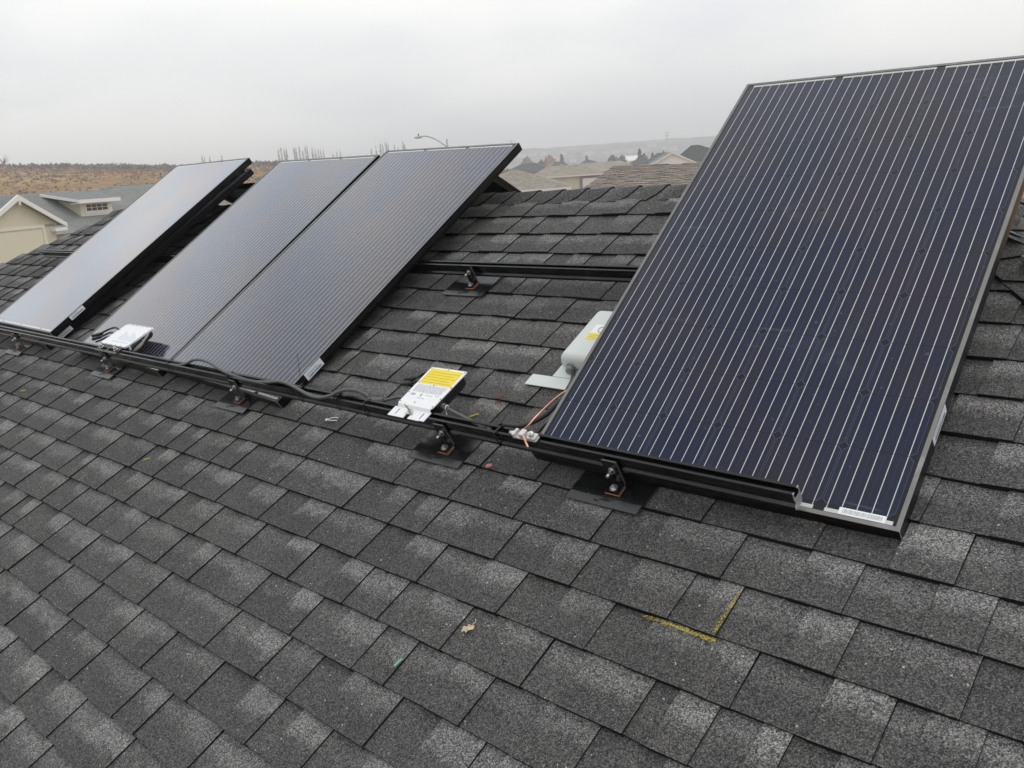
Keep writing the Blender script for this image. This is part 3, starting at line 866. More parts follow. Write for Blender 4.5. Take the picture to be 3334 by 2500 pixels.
def tie(u, label, w=.0042, tail=None):
    t = thing('cable_tie', label, 'cable tie', M=roofM(u, 0, 0), group='black cable ties around the lower rail')
    mb = MB(); a = .0012
    P = [(.0485, .0705), (.0485, .1225), (.060, .1245), (.076, .1245), (.0848, .1225), (.0848, .0705)]
    skew = .010
    for k in range(len(P)):
        (y0, z0), (y1, z1) = P[k], P[(k + 1) % len(P)]
        ny, nz = (z1 - z0), -(y1 - y0); L = math.hypot(ny, nz); ny, nz = -ny / L * a, -nz / L * a
        sx0, sx1 = skew * (y0 - .05) / .035, skew * (y1 - .05) / .035
        mb.quad((sx0 - w / 2, y0 + ny, z0 + nz), (sx0 + w / 2, y0 + ny, z0 + nz), (sx1 + w / 2, y1 + ny, z1 + nz), (sx1 - w / 2, y1 + ny, z1 + nz))
        mb.quad((sx0 + w / 2, y0 + ny, z0 + nz), (sx0 + w / 2, y0, z0), (sx1 + w / 2, y1, z1), (sx1 + w / 2, y1 + ny, z1 + nz))
        mb.quad((sx0 - w / 2, y0, z0), (sx0 - w / 2, y0 + ny, z0 + nz), (sx1 - w / 2, y1 + ny, z1 + nz), (sx1 - w / 2, y1, z1))
    mb.build('band', MPLAST, t)
    if tail:
        mb = MB(); mb.box(-.004, .004, .080, .088, .122, .130)
        mb.tube([Vector((0, .084, .128))] + [Vector(q) for q in tail], .0009, 5); mb.build('tail', MPLAST, t)


tie(-2.627, 'cable tie around the rail where the two middle panels meet')
tie(-2.112, 'cable tie above the roof mount, where the grey cable loop comes down on the rail')
tie(-1.614, 'cable tie at the corner of the right middle panel with a long tail standing up', tail=[(.004, .098, .165), (.008, .115, .20), (.008, .13, .235)])
tie(-1.389, 'cable tie holding the grey cable bend with a thin tail over the shingles', tail=[(.01, .13, .15), (.02, .18, .165), (.03, .205, .185)])
tie(-1.231, 'cable tie around the rail just left of the yellow labelled microinverter')
tie(-.617, 'cable tie on the rail between the microinverter and the silver lug', w=.006, tail=[(-.002, .12, .128), (-.005, .16, .130), (-.006, .185, .133)])

# ------------------------------------------------------------------ junction box
t = thing('junction_box', 'pale grey rounded junction box half hidden under the nearest panel', 'junction box', M=roofM(-.69, .44, .016))
mb = MB(); import bmesh
bm = bmesh.new(); bmesh.ops.create_cube(bm, size=1)
for v in bm.verts:
    v.co.x = (v.co.x + .5) * .225; v.co.y = (v.co.y + .5) * .262; v.co.z = (v.co.z + .5) * .058
    if v.co.z > .03: v.co.x = .1125 + (v.co.x - .1125) * .93; v.co.y = .131 + (v.co.y - .131) * .95
bmesh.ops.bevel(bm, geom=list(bm.edges), offset=.024, segments=5, affect='EDGES', profile=.55)
me = bpy.data.meshes.new('box_lid'); bm.to_mesh(me); bm.free()
for p in me.polygons: p.use_smooth = True
me.materials.append(MJB); o = bpy.data.objects.new('box_lid', me); COL.objects.link(o); o.parent = t; o.location = (0, 0, .004)
mb = MB(); mb.box(-.006, .20, -.004, .262, .0, .006, b=.01); mb.build('box_base', MJB, t)
mb = MB(); mb.box(-.092, .12, -.084, -.034, .0040, .0065, b=.003); mb.box(-.008, .12, -.0338, .03, .0060, .0078); mb.build('base_flashing', MJB, t)
mb = MB(); mb.box(.058, .155, .095, .128, .0621, .0624, 0); mb.box(.058, .155, .128, .172, .0621, .0624, 1)
mb.tube([(.095 + .014 * math.cos(a), .148 + .014 * math.sin(a), .0626) for a in [k * math.pi / 9 for k in range(19)]], .0011, 5, 2)
for k in range(3): mb.box(.064, .14, .101 + k * .008, .1025 + k * .008, .0624, .0625, 3)
mb.build('warning_label', [MYEL, MWHITE, MRED, MINK], t)
mb = MB(); mb.tube([(.052, .012, .024), (.052, -.004, .024)], .017, 8); mb.tube([(.052, -.004, .024), (.058, -.020, .024)], [.014, .012], 12)
mb.build('cable_gland', MGLAND, t)


# ------------------------------------------------------------------ small litter and marks on the shingles
def on_roof(u, v): return (u, v, .0155)


mb = MB(); mb.tube(smooth_path([(-.028, -.006, .003), (-.012, .007, .003), (.010, .012, .004), (.020, .010, .003)]), .0017, 6)
mb.tube(smooth_path([(-.028, -.006, .003), (-.008, -.006, .003), (.016, -.002, .004), (.026, .000, .003)]), .0017, 6)
mb.box(-.034, -.024, -.011, -.002, 0, .005)
tag(mb.build('tie_loop', MWHITE, M=roofM(-1.462, .040, .019)), 'white plastic tie loop lying on the shingles in front of the rail', 'cable tie')
mb = MB(); mb.box(-.009, .009, -.006, .006, 0, .006, b=.002, M=Matrix.Rotation(.5, 4, 'Z'))
tag(mb.build('debris', plain('faded_pink_foam', (0.55, 0.18, 0.20), 0.7), M=roofM(-.656, .006, .020)), 'small pink scrap on the roof right of the dusty flashing', 'scrap')
mb = MB(); mb.box(-.003, .003, -.012, .012, 0, .003, M=Matrix.Rotation(-.2, 4, 'Z'))
tag(mb.build('debris', plain('green_plastic', (0.18, 0.42, 0.25), 0.5), M=roofM(-.453, -.621, .018)), 'tiny green plastic strip on the foreground shingles', 'scrap')
# dry leaf
mb = MB()
lp = [(-.020, -.004), (-.016, -.010), (-.009, -.008), (-.006, -.012), (.001, -.009), (.006, -.011), (.012, -.005), (.016, .002), (.013, .006), (.006, .004), (.001, .009), (-.004, .005), (-.011, .006)]
i = mb.vert((0, 0, .0055))
ids = [mb.vert((x, y, .002 + .004 * math.sin(9 * x * 40))) for x, y in lp]
for k in range(len(ids)): mb.face((i, ids[k], ids[(k + 1) % len(ids)]))
mb.tube([(.012, .004, .004), (.019, .012, .003), (.018, .020, .003)], .0009, 5)
tag(mb.build('dry_leaf', plain('dry_leaf_skin', (0.62, 0.50, 0.34), 0.7, scale=120), M=roofM(-.34, -.471, .017) @ Matrix.Rotation(.6, 4, 'Z')), 'small curled tan leaf lying on the foreground shingles', 'leaf')


def flakes(name, mat, label, cat, segs, n, spread, size, seed, group=None):
    rnd = random.Random(seed); mb = MB()
    for (a, b) in segs:
        for k in range(int(n * math.dist(a, b) / .1)):
            f = rnd.random(); d = rnd.gauss(0, spread)
            dx, dy = b[0] - a[0], b[1] - a[1]; L = math.hypot(dx, dy)
            x = a[0] + dx * f - dy / L * d; y = a[1] + dy * f + dx / L * d
            kk = math.floor(y / EXP); tt = (y - kk * EXP) / EXP
            z = .0222 - .009 * tt
            s = size * rnd.uniform(.5, 1.3); q = rnd.uniform(0, 1.5)
            c, s2 = math.cos(q) * s, math.sin(q) * s
            mb.quad((x - c, y - s2, z), (x + s2, y - c, z + .0004), (x + c, y + s2, z), (x - s2, y + c, z + .0004))
    return tag(mb.build(name, mat, M=RF), label, cat, group)


MCHALK = plain('yellow_chalk', (0.56, 0.45, 0.05), 0.9, var=.3, scale=300)
flakes('chalk_mark', MCHALK, 'large yellow chalk corner mark on the shingles in front of the nearest panel', 'chalk mark',
       [((.055, -.283), (.235, -.285)), ((.10, -.281), (.235, -.285)), ((.226, -.272), (.228, -.149))], 165, .0024, .0010, 4)
flakes('chalk_mark', MCHALK, 'short yellow chalk tick between the microinverter cable and the rail', 'chalk mark', [((-.885, .178), (-.862, .200))], 500, .0025, .0012, 5)
flakes('chalk_mark', MCHALK, 'small yellow chalk tick on the shingles left of centre below the middle panels', 'chalk mark', [((-2.265, -.36), (-2.235, -.345))], 260, .003, .0013, 6)
flakes('chalk_mark', MCHALK, 'tiny yellow chalk tick at the far left, below the stacked panels', 'chalk mark', [((-3.90, -.24), (-3.85, -.232))], 220, .003, .0015, 12)
flakes('crayon_mark', MRED, 'faded red crayon smudge on the shingles right of the microinverter', 'crayon mark', [((-.842, .262), (-.825, .302)), ((-.838, .262), (-.820, .292))], 230, .006, .0012, 7)

# ------------------------------------------------------------------ terrain
ZG = -3.2


def smst(a, b, x):
    t = min(1, max(0, (x - a) / (b - a))); return t * t * (3 - 2 * t)


HK = [(-120, 15), (-78, 15), (-72, 14.9), (-62, 11.3), (-53, 9.3), (-47, 5.5), (-43, 3.3), (-38, 1.6), (-30, 0.5), (0, 0), (180, 0)]


def hill(az):
    if az <= HK[0][0]: return HK[0][1] * smst(-170, -120, az)
    for (a, b), (c, d) in zip(HK, HK[1:]):
        if a <= az <= c: return b + (d - b) * (az - a) / (c - a)
    return 0


def ground_z(x, y):
    dx, dy = x - 1.1, y + 1.7; r = math.hypot(dx, dy); az = math.degrees(math.atan2(dx, dy))
    return ZG + hill(az) * smst(75, 330, r) + (0.5 * math.sin(x * .031) * math.sin(y * .027) + .25 * math.sin(x * .11 + y * .07)) * smst(70, 160, r)


mb = MB(); NA = 240; RS = [0, 12, 25, 40, 60, 75, 90, 105, 120, 140, 160, 180, 200, 225, 250, 275, 300, 330, 360, 400, 500, 700, 1000, 1500, 2200, 3000, 4500]
grid = []
for r in RS:
    row = []
    for k in range(NA):
        a = -math.pi + 2 * math.pi * k / NA; x, y = 1.1 + r * math.sin(a), -1.7 + r * math.cos(a)
        row.append(mb.vert((x, y, ground_z(x, y))))
    grid.append(row)
for i in range(len(RS) - 1):
    for k in range(NA):
        k2 = (k + 1) % NA
        mb.face((grid[i][k], grid[i][k2], grid[i + 1][k2], grid[i + 1][k]) if i else (grid[0][0], grid[1][k2], grid[1][k]), sm=True)
m = NT('dry_field'); o = m.obj()
a = m.noise(o, .05, 5, .6); b = m.noise(o, .35, 5, .7)
c = m.mix(m.smooth(a, .38, .62), (0.25, 0.135, 0.048), (0.35, 0.225, 0.095))
c = m.mix(m.smooth(b, .5, .66), c, (0.13, 0.095, 0.06))
c = m.mix(m.smooth(m.noise(o, .018, 3), .55, .75), c, (0.20, 0.175, 0.14))
m.set(Base_Color=c, Roughness=.95, Specular_IOR_Level=.1)
tag(mb.build('ground', m.mat), kind='structure')

# sagebrush over the rising field
rnd = random.Random(21); mb = MB()


def clump(mb, x, y, z, rx, rz, rnd, n=9, m=0):
    for k in range(n):
        a = rnd.uniform(0, 6.28); d = rnd.random() ** .6 * rx; px, py = x + math.cos(a) * d, y + math.sin(a) * d
        pz = z + rnd.uniform(.1, 1) * rz * (1 - .5 * (d / rx) ** 2); s = rx * rnd.uniform(.25, .5)
        u = Vector((rnd.gauss(0, 1), rnd.gauss(0, 1), rnd.gauss(0, .6))).normalized() * s
        w = Vector((rnd.gauss(0, 1), rnd.gauss(0, 1), rnd.gauss(0, 1))).normalized() * s
        c = Vector((px, py, pz))
        mb.quad(c - u, c - w, c + u, c + w, m)


for k in range(15000):
    az = rnd.uniform(-92, -42); far = rnd.random()
    r = rnd.uniform(255, 400) if far < .55 else 85 + 250 * rnd.random() ** .8
    x, y = 1.1 + r * math.sin(R(az)), -1.7 + r * math.cos(R(az))
    patch = math.sin(az * 1.7 + r * .03) + math.sin(az * .6 - r * .021)
    grey = rnd.random() < (.92 if r > 290 else (.42 if patch > .25 else .10))
    s = rnd.uniform(.45, 1.15) * (1.5 if r > 290 else .75)
    clump(mb, x, y, ground_z(x, y) - .1, s, s * (1.0 if grey else .6), rnd, 6, rnd.choice((0, 0, 1)) if grey else rnd.choice((2, 2, 3)))
tag(mb.build('sagebrush', [plain('sagebrush_grey', (0.15, 0.142, 0.13), .95, scale=.6, var=.4), plain('dead_brush', (0.12, 0.085, 0.06), .95, scale=.6, var=.4), plain('rust_grass', (0.22, 0.115, 0.042), .95, scale=.6, var=.4), plain('straw_grass', (0.36, 0.25, 0.13), .95, scale=.6, var=.3)]),
    'grey brown sagebrush scattered over the rising field', 'brush', kind='stuff')

# far hills
mb = MB(); rnd = random.Random(5)
import mathutils.noise as mn


def hill_h(azd, f):
    top = 30.5 * smst(-62, -44, azd) + 1.5 * mn.noise(Vector((azd * .9, 0, 0)))
    return -4 + (top + 4) * (f ** .8) + 3 * mn.noise(Vector((azd * .7, f * 4, 3))) * f * (1 - f) * 3


AZ = [-64 + .18 * k for k in range(520)]
rows = []
for j in range(9):
    f = j / 8; r = 950 + 450 * f; row = []
    for q, azd in enumerate(AZ):
        bump = (1.6 * abs(mn.noise(Vector((azd * 9, 1, f)))) + 1.6 * abs(mn.noise(Vector((azd * 30, 5, f))))) * (1 if j == 8 else .8)
        row.append(mb.vert((1.1 + r * math.sin(R(azd)), -1.7 + r * math.cos(R(azd)), hill_h(azd, f) + bump)))
    rows.append(row)
for j in range(8):
    for q in range(len(AZ) - 1): mb.face((rows[j][q], rows[j][q + 1], rows[j + 1][q + 1], rows[j + 1][q]), sm=False)
m = NT('wooded_hillside'); o = m.obj()
c = m.mix(m.smooth(m.noise(o, .012, 5, .7), .42, .62), (0.045, 0.06, 0.07), (0.19, 0.18, 0.17))
m.set(Base_Color=c, Roughness=1.0, Specular_IOR_Level=0.0)
tag(mb.build('hills', m.mat), kind='structure')

# pale houses on the far hillside
MPALE = plain('pale_house_wall', (0.62, 0.61, 0.60), .8); MPR = plain('pale_house_roof', (0.30, 0.29, 0.29), .9)


def tiny_house(x, y, z, L, W, h, rot, label, wall=MPALE, roof=MPR, group=None, name='house'):
    t = thing(name, label, 'house', M=Matrix.Translation((x, y, z)) @ Matrix.Rotation(rot, 4, 'Z'), group=group)
    mb = MB(); mb.box(-L / 2, L / 2, -W / 2, W / 2, -8, h)
    mb.poly([(-L / 2, -W / 2, h), (-L / 2, W / 2, h), (-L / 2, 0, h + W * .25)]); mb.poly([(L / 2, W / 2, h), (L / 2, -W / 2, h), (L / 2, 0, h + W * .25)])
    mb.build('wall', wall, t)
    mb = MB(); e = .5
    mb.prism([(-W / 2 - e, h - .1), (0, h + W * .25 + .15), (W / 2 + e, h - .1), (W / 2 + e, h + .15), (0, h + W * .25 + .45), (-W / 2 - e, h + .15)], -L / 2 - e, L / 2 + e)
    mb.build('roof', roof, t); return t


rnd = random.Random(14)
where = ['low on the slope', 'half way up the slope', 'near the top of the slope']
for k in range(16):
    azd = -42 + k * .62 + rnd.uniform(-.2, .2); f = rnd.uniform(.15, .62); r = 950 + 450 * f
    x, y = 1.1 + r * math.sin(R(azd)), -1.7 + r * math.cos(R(azd))
    tiny_house(x, y, hill_h(azd, f) + 1, rnd.uniform(6, 11), 5, rnd.uniform(1.4, 2.4), rnd.uniform(-.6, .6) + R(-azd), 'pale speck of a house on the hazy far hillside', group='pale houses on the far hillside')


# ------------------------------------------------------------------ neighbouring houses
def roof_mat(name, col, scale=2.2, var=.25):
    m = NT(name); o = m.obj()
    br = m.n('ShaderNodeTexBrick'); br.inputs['Scale'].default_value = scale; br.inputs['Mortar Size'].default_value = .012
    br.inputs['Color1'].default_value = (*[x * (1 - var) for x in col], 1); br.inputs['Color2'].default_value = (*[x * (1 + var) for x in col], 1)
    br.inputs['Mortar'].default_value = (*[x * .45 for x in col], 1); br.inputs['Brick Width'].default_value = .6; br.inputs['Row Height'].default_value = .3
    sx = m.n('ShaderNodeSeparateXYZ'); m.l(o, sx.inputs[0]); cb = m.n('ShaderNodeCombineXYZ')
    m.l(m.math('ADD', sx.outputs[0], m.math('MULTIPLY', sx.outputs[1], .3)), cb.inputs[0]); m.l(m.math('MULTIPLY', sx.outputs[2], 2.2), cb.inputs[1])
    m.l(cb.outputs[0], br.inputs['Vector'])
    c = m.mix(m.math('MULTIPLY', m.smooth(m.noise(o, .6, 5), .35, .7), .45), br.outputs['Color'], tuple(x * 1.35 for x in col))
    m.set(Base_Color=c, Roughness=.92, Specular_IOR_Level=.15); return m.mat


MTAN = roof_mat('tan_brown_roof', (0.27, 0.245, 0.205)); MDRK = roof_mat('slate_dark_roof', (0.062, 0.07, 0.075)); MGRY = roof_mat('weathered_grey_roof', (0.20, 0.21, 0.20), 1.6, .10)
MSHAKE = None
MCREAM = plain('cream_stucco', (0.60, 0.57, 0.44), .9, scale=1.5, var=.05); MTRIM = plain('white_trim', (0.78, 0.78, 0.76), .6, scale=2, var=.03)
MTAUPE = plain('dark_taupe_siding', (0.22, 0.21, 0.20), .9); MGLS = plain('dark_window_glass', (0.03, 0.035, 0.04), .12, scale=1, var=.2)


def hip_house(P, azd, eL, eR, ez, rL, rR, rz, dep, roofm, wallm, label, extra=None, name='house', group=None):
    """local x along the facade, local y away from the viewer"""
    a = R(azd); dx = Vector((math.sin(a), math.cos(a), 0)); nv = Vector((math.cos(a), -math.sin(a), 0))
    if nv.dot(Vector((1.1, -1.7, 0)) - Vector((P[0], P[1], 0))) < 0: nv = -nv
    ny = -nv
    M = Matrix(((dx.x, ny.x, 0, P[0]), (dx.y, ny.y, 0, P[1]), (0, 0, 1, 0), (0, 0, 0, 1)))
    t = thing(name, label, 'house', M=M, group=group)
    mb = MB(); h = dep / 2
    e = [(eL, 0, ez), (eR, 0, ez), (eR, dep, ez), (eL, dep, ez)]; r0, r1 = (rL, h, rz), (rR, h, rz)
    mb.poly([e[0], e[1], r1, r0]); mb.poly([e[1], e[2], r1]); mb.poly([e[2], e[3], r0, r1]); mb.poly([e[3], e[0], r0]); mb.poly(e[::-1])
    mb.build('roof', roofm, t)
    mb = MB(); mb.box(eL + .05, eR - .05, -.04, .0, ez - .22, ez - .01); mb.build('fascia', MTRIM if wallm is MCREAM else wallm, t)
    mb = MB(); mb.box(eL + .5, eR - .5, .45, dep - .5, ZG - 3, ez - .02); mb.build('wall', wallm, t)
    return t


gdh = 'dark hipped roofs beyond the brown roofs'
bh = hip_house((-87.60, 106.60), 51, -6.27, 6.23, -.50, -3.16, 1.49, 1.08, 11, MTAN, MCREAM, 'cream house with a tan hipped roof and pale garage bay, seen over the ridge')
mb = MB(); mb.box(1.75, 5.1, .30, .44, -1.1, -.56); mb.box(1.75, 2.15, .28, .44, -3.2, -.56); mb.box(4.75, 5.1, .28, .44, -3.2, -.56); mb.build('bay_frame', MTAUPE, bh)
mb = MB(); mb.box(2.2, 4.7, .33, .44, -3.2, -1.1); mb.build('garage_door', MTRIM, bh)
mb = MB()
for x in (-3.0, -1.2, .9): mb.box(x, x + .35, 4.9, 5.2, 1.05, 1.22)
mb.build('roof_vent', MLUG, bh)
mb = MB(); mb.box(-.9, -.75, .25, .4, -3, -.55); mb.build('downpipe', MCREAM, bh)
hip_house((-49.48, 53.66), 51, -5.2, 4.3, -.78, -.82, -.50, .90, 9, MTAN, MCREAM, 'nearer tan pyramid roof just behind the far side panel corner')
hip_house((-172.83, 191.54), 51, -6.21, 6.19, .43, -1.12, 2.92, 2.53, 12, MDRK, MTAUPE, 'leftmost dark grey hipped roof beyond the tan pyramid roof')
hip_house((-191.17, 228.57), 51, -4.04, 4.04, .71, -1.0, 1.26, 2.60, 10, MDRK, MTAUPE, 'small dark hipped roof rising behind the left end of the tan hipped roof')
hip_house((-182.90, 235.23), 51, -4.53, 4.52, .79, -1.87, -.13, 2.46, 10, MDRK, MTAUPE, 'small dark roof peak behind the right end of the tan hipped roof')
hip_house((-118.66, 158.47), 55, -9.0, 6.65, -.35, -6.0, 2.61, 1.32, 12, MTAN, MCREAM, 'long low tan roof between the tan hipped roof and the shake roof')
hip_house((-135.63, 195.53), 55, -3.9, 3.76, .10, -.94, 1.08, 1.67, 10, MDRK, MTAUPE, 'dark roof with small vents left of the white gable')
hip_house((-131.19, 198.54), 55, -3.9, 4.2, .75, -1.01, 1.41, 2.73, 11, MDRK, MTAUPE, 'dark roof directly behind the left side of the white gable')
hip_house((-76.94, 126.39), 58, -4.2, 7.5, .28, -.77, .48, 2.91, 11, MDRK, MTAUPE, 'tall dark roof right of the white gable by the nearest panel edge')

# shake roof, nearer, on the right
m = NT('wood_shake'); o = m.obj(); mpn = m.n('ShaderNodeMapping'); mpn.inputs['Scale'].default_value = (1.0, 1, 1); m.l(o, mpn.inputs['Vector'])
br = m.n('ShaderNodeTexBrick'); br.inputs['Scale'].default_value = 1.0; br.inputs['Brick Width'].default_value = .42; br.inputs['Row Height'].default_value = .26
br.inputs['Mortar Size'].default_value = .02; br.inputs['Color1'].default_value = (.20, .175, .155, 1); br.inputs['Color2'].default_value = (.32, .28, .24, 1); br.inputs['Mortar'].default_value = (.13, .11, .10, 1)
nzz = m.n('ShaderNodeTexNoise'); nzz.inputs['Scale'].default_value = 2.0; m.l(o, nzz.inputs['Vector'])
adv = m.n('ShaderNodeVectorMath', operation='MULTIPLY_ADD'); m.l(nzz.outputs['Color'], adv.inputs[0]); adv.inputs[1].default_value = (.16, .16, .16); m.l(mpn.outputs[0], adv.inputs[2])
m.l(adv.outputs[0], br.inputs['Vector'])
c = m.mix(m.smooth(m.noise(o, 1.2, 4), .4, .7), br.outputs['Color'], (.29, .255, .22))
m.set(Base_Color=c, Roughness=.95, Specular_IOR_Level=.1); MSHAKE = m.mat
A = Vector((-28.6, 38.51, .70)); B = Vector((-21.0, 43.2, .42)); Cc = Vector((-24.2, 29.3, -.55)); D = Vector((-16.8, 33.2, -.72))
t = thing('house', 'brown wood shake roof directly behind the ridge left of the nearest panel', 'house', loc=(0, 0, 0))
ux = (B - A).normalized(); nn = ux.cross((A - Cc)).normalized(); nn = nn if nn.z > 0 else -nn; vy = nn.cross(ux)
M = Matrix(((ux.x, vy.x, nn.x, Cc.x), (ux.y, vy.y, nn.y, Cc.y), (ux.z, vy.z, nn.z, Cc.z), (0, 0, 0, 1))); Mi = M.inverted()
mb = MB(); la, lb2, lc, ld = [Mi @ q for q in (A, B, Cc, D)]
la.z = lb2.z = lc.z = ld.z = 0
rr2 = random.Random(77)
rows_n = 26
for k in range(rows_n):
    f0, f1 = k / rows_n, (k + 1) / rows_n
    L0, R0 = lc.lerp(la, f0), ld.lerp(lb2, f0); L1, R1 = lc.lerp(la, f1), ld.lerp(lb2, f1)
    x = L0.x
    while x < R0.x:
        w = rr2.uniform(.2, .5); x1 = min(x + w, R0.x); z = rr2.uniform(.03, .07); j = rr2.uniform(-.04, .04)
        mb.quad((x, L0.y + j, z), (x1, L0.y + j, z), (x1, L1.y + .05, z - .03), (x, L1.y + .05, z - .03))
        mb.quad((x, L0.y + j, z - .06), (x1, L0.y + j, z - .06), (x1, L0.y + j, z), (x, L0.y + j, z))
        x = x1
mb.build('roof', MSHAKE, t, M=M)
mb = MB()
hd2 = (A - Cc); back = Vector((hd2.x, hd2.y, 0)).normalized()
E0, E1 = A + back * 9 + Vector((0, 0, -1.3)), B + back * 9 + Vector((0, 0, -1.3))
mb.poly([tuple(A), tuple(B), tuple(E1), tuple(E0)]); 
for q0, q1 in ((Cc, D), (A, Cc), (B, D)):
    i0 = Vector(q0) + back * .4; i1 = Vector(q1) + back * .4
    mb.quad((i0.x, i0.y, ZG - 1), (i1.x, i1.y, ZG - 1), (i1.x, i1.y, i1.z - .15), (i0.x, i0.y, i0.z - .15))
mb.quad((E0.x, E0.y, ZG - 1), (E1.x, E1.y, ZG - 1), tuple(E1), tuple(E0))
mb.build('wall', MCREAM, t)

# white gable house
P = Vector((-69.29, 107.58, 0)); a = R(51); dx = Vector((math.sin(a), math.cos(a), 0)); ny = Vector((-math.cos(a), math.sin(a), 0))
M = Matrix(((dx.x, ny.x, 0, P.x), (dx.y, ny.y, 0, P.y), (0, 0, 1, 0), (0, 0, 0, 1)))
t = thing('house', 'white sided gable house with white eave boards standing above the shake roof', 'house', M=M)
mb = MB(); mb.box(-2.9, 2.9, .3, 9, ZG - 1, .2)
mb.poly([(-2.9, .3, .2), (2.9, .3, .2), (0, .3, 1.66)])
for k in range(9): mb.box(-2.9 + .3 + k * .62, -2.9 + .33 + k * .62, .285, .3, -.6, .25)
mb.build('wall', plain('white_siding', (0.82, 0.82, 0.81), .8, scale=1, var=.03), t)
mb = MB(); mb.prism([(0, 0)] * 0 or [(0, 0), (0, 0), (0, 0)], 0, 0) if 0 else None
for s in (-1, 1):
    pts = [(0, 1.87), (s * 3.25, .24), (s * 3.25, .14), (0, 1.74)]
    f = [(x, 0.12, z) for x, z in pts]; g = [(x, 9.2, z) for x, z in pts]
    mb.poly([f[0], f[1], g[1], g[0]]); mb.poly([f[2], f[3], g[3], g[2]]); mb.poly([f[1], f[2], g[2], g[1]])
mb.build('roof', MGRY, t)
mb = MB()
for s in (-1, 1):
    pts = [(0, 1.89), (s * 3.28, .26), (s * 3.28, .02), (0, 1.62)]
    f = [(x, 0.0, z) for x, z in pts]; g = [(x, .115, z) for x, z in pts]
    mb.poly(f); mb.poly(g[::-1])
    for k in range(4): mb.quad(f[k], f[(k + 1) % 4], g[(k + 1) % 4], g[k])
mb.build('fascia', MTRIM, t)

# left neighbour: cream gable front, grey roof, metal roofed dormer
P = Vector((-51.08, 15.68, 0)); a = R(-28); dx = Vector((math.sin(a), math.cos(a), 0)); ny = Vector((-math.sin(R(62)), -math.cos(R(62)), 0))
M = Matrix(((dx.x, ny.x, 0, P.x), (dx.y, ny.y, 0, P.y), (0, 0, 1, 0), (0, 0, 0, 1)))
t = thing('house', 'cream house with a white trimmed gable front and a metal roofed dormer at the left', 'house', M=M)
mb = MB(); mb.box(-2.6, 2.55, .35, 9, ZG - 1, -.36)
mb.poly([(-2.75, .35, -.36), (2.75, .35, -.36), (0, .35, 1.13)])
mb.box(-2.75, 2.75, .35, 4, -.50, -.36)
mb.box(2.55, 26, 3.3, 12, ZG - 1, -1.0)
mb.build('wall', MCREAM, t)
mb = MB(); mb.box(-2.6, 1.75, .29, .35, -.52, -.36); mb.box(1.55, 1.75, .29, .35, ZG, -.52); mb.build('garage_trim', plain('cream_trim', (0.70, 0.68, 0.58), .8), t)
mb = MB(); mb.box(-2.4, 1.55, .33, .36, ZG, -.56); mb.build('garage_door', plain('cream_door', (0.66, 0.63, 0.50), .8, var=.03), t)
mb = MB()
for s in (-1, 1):
    pts = [(0, 1.30), (s * 3.1, -.38), (s * 3.1, -.50), (0, 1.16)]
    f = [(x, 0.12, z) for x, z in pts]; g = [(x, 9.5, z) for x, z in pts]
    mb.poly([f[0], f[1], g[1], g[0]]); mb.poly([f[2], f[3], g[3], g[2]]); mb.poly([f[1], f[2], g[2], g[1]])
# main roof: front slope up to a low ridge, then the higher hipped part
mb.poly([(-9, 2.6, -1.1), (26, 2.6, -1.1), (26, 6.45, 1.44), (-9, 6.45, 1.44)])
mb.poly([(26, 6.45, 1.44), (26, 10.3, -1.1), (-9, 10.3, -1.1), (-9, 6.45, 1.44)])
mb.poly([(16.2, 7.0, 1.30), (27, 7.0, 1.30), (27, 8.0, 1.67), (17.2, 8.0, 1.67)]); mb.poly([(27, 8, 1.67), (27, 11, .6), (16.6, 11, .6), (17.2, 8, 1.67)])
mb.poly([(17.2, 8, 1.67), (16.6, 11, .6), (16.2, 7.0, 1.30)])
mb.build('roof', MGRY, t)
mb = MB()
for s in (-1, 1):
    pts = [(0, 1.33), (s * 3.15, -.36), (s * 3.15, -.60), (0, 1.06)]
    f = [(x, 0.0, z) for x, z in pts]; g = [(x, .118, z) for x, z in pts]
    mb.poly(f); mb.poly(g[::-1])
    for k in range(4): mb.quad(f[k], f[(k + 1) % 4], g[(k + 1) % 4], g[k])
mb.box(2.2, 3.15, .02, 1.2, -.78, -.60); mb.box(-.05, .05, -.02, .1, .78, 1.04)
mb.box(2.75, 3.0, 1.2, 1.35, -1.6, -.9)
mb.build('fascia', MTRIM, t)
d = bpy.data.objects.new('dormer', None); COL.objects.link(d); d.parent = t
mb = MB()
yw = 4.0
mb.box(9.0, 12.0, yw, yw + 1.6, -.9, .62); mb.poly([(9.0, yw + 1.6, .62), (9.0, yw + 1.6, .9), (9.0, yw, .62)])
mb.build('dormer_wall', MCREAM, d)
mb = MB()
mb.box(9.05, 9.40, yw - .05, yw + 0.0, -.3, .62); mb.box(11.65, 12.0, yw - .05, yw, -.3, .62); mb.box(9.4, 11.65, yw - .05, yw, -.3, -.06); mb.box(9.4, 11.65, yw - .05, yw, .55, .62)
mb.build('dormer_trim', plain('cream_white_trim', (0.74, 0.73, 0.66), .8), d)
mb = MB(); mb.box(9.52, 11.56, yw - .04, yw - .01, .10, .53); w = mb.build('window_pane', MGLS, d)
mb = MB()
for x0, x1, z0, z1 in ((9.4, 9.54, -.06, .55), (11.54, 11.65, -.06, .55), (9.54, 11.54, -.06, .11), (9.54, 11.54, .52, .55)): mb.box(x0, x1, yw - .09, yw - .045, z0, z1)
for k in range(1, 4): mb.box(9.54 + k * .5 - .02, 9.54 + k * .5 + .02, yw - .07, yw - .042, .11, .52)
mb.box(9.54, 11.54, yw - .075, yw - .043, .30, .33)
mb.build('window_frame', MTRIM, d)
mb = MB()
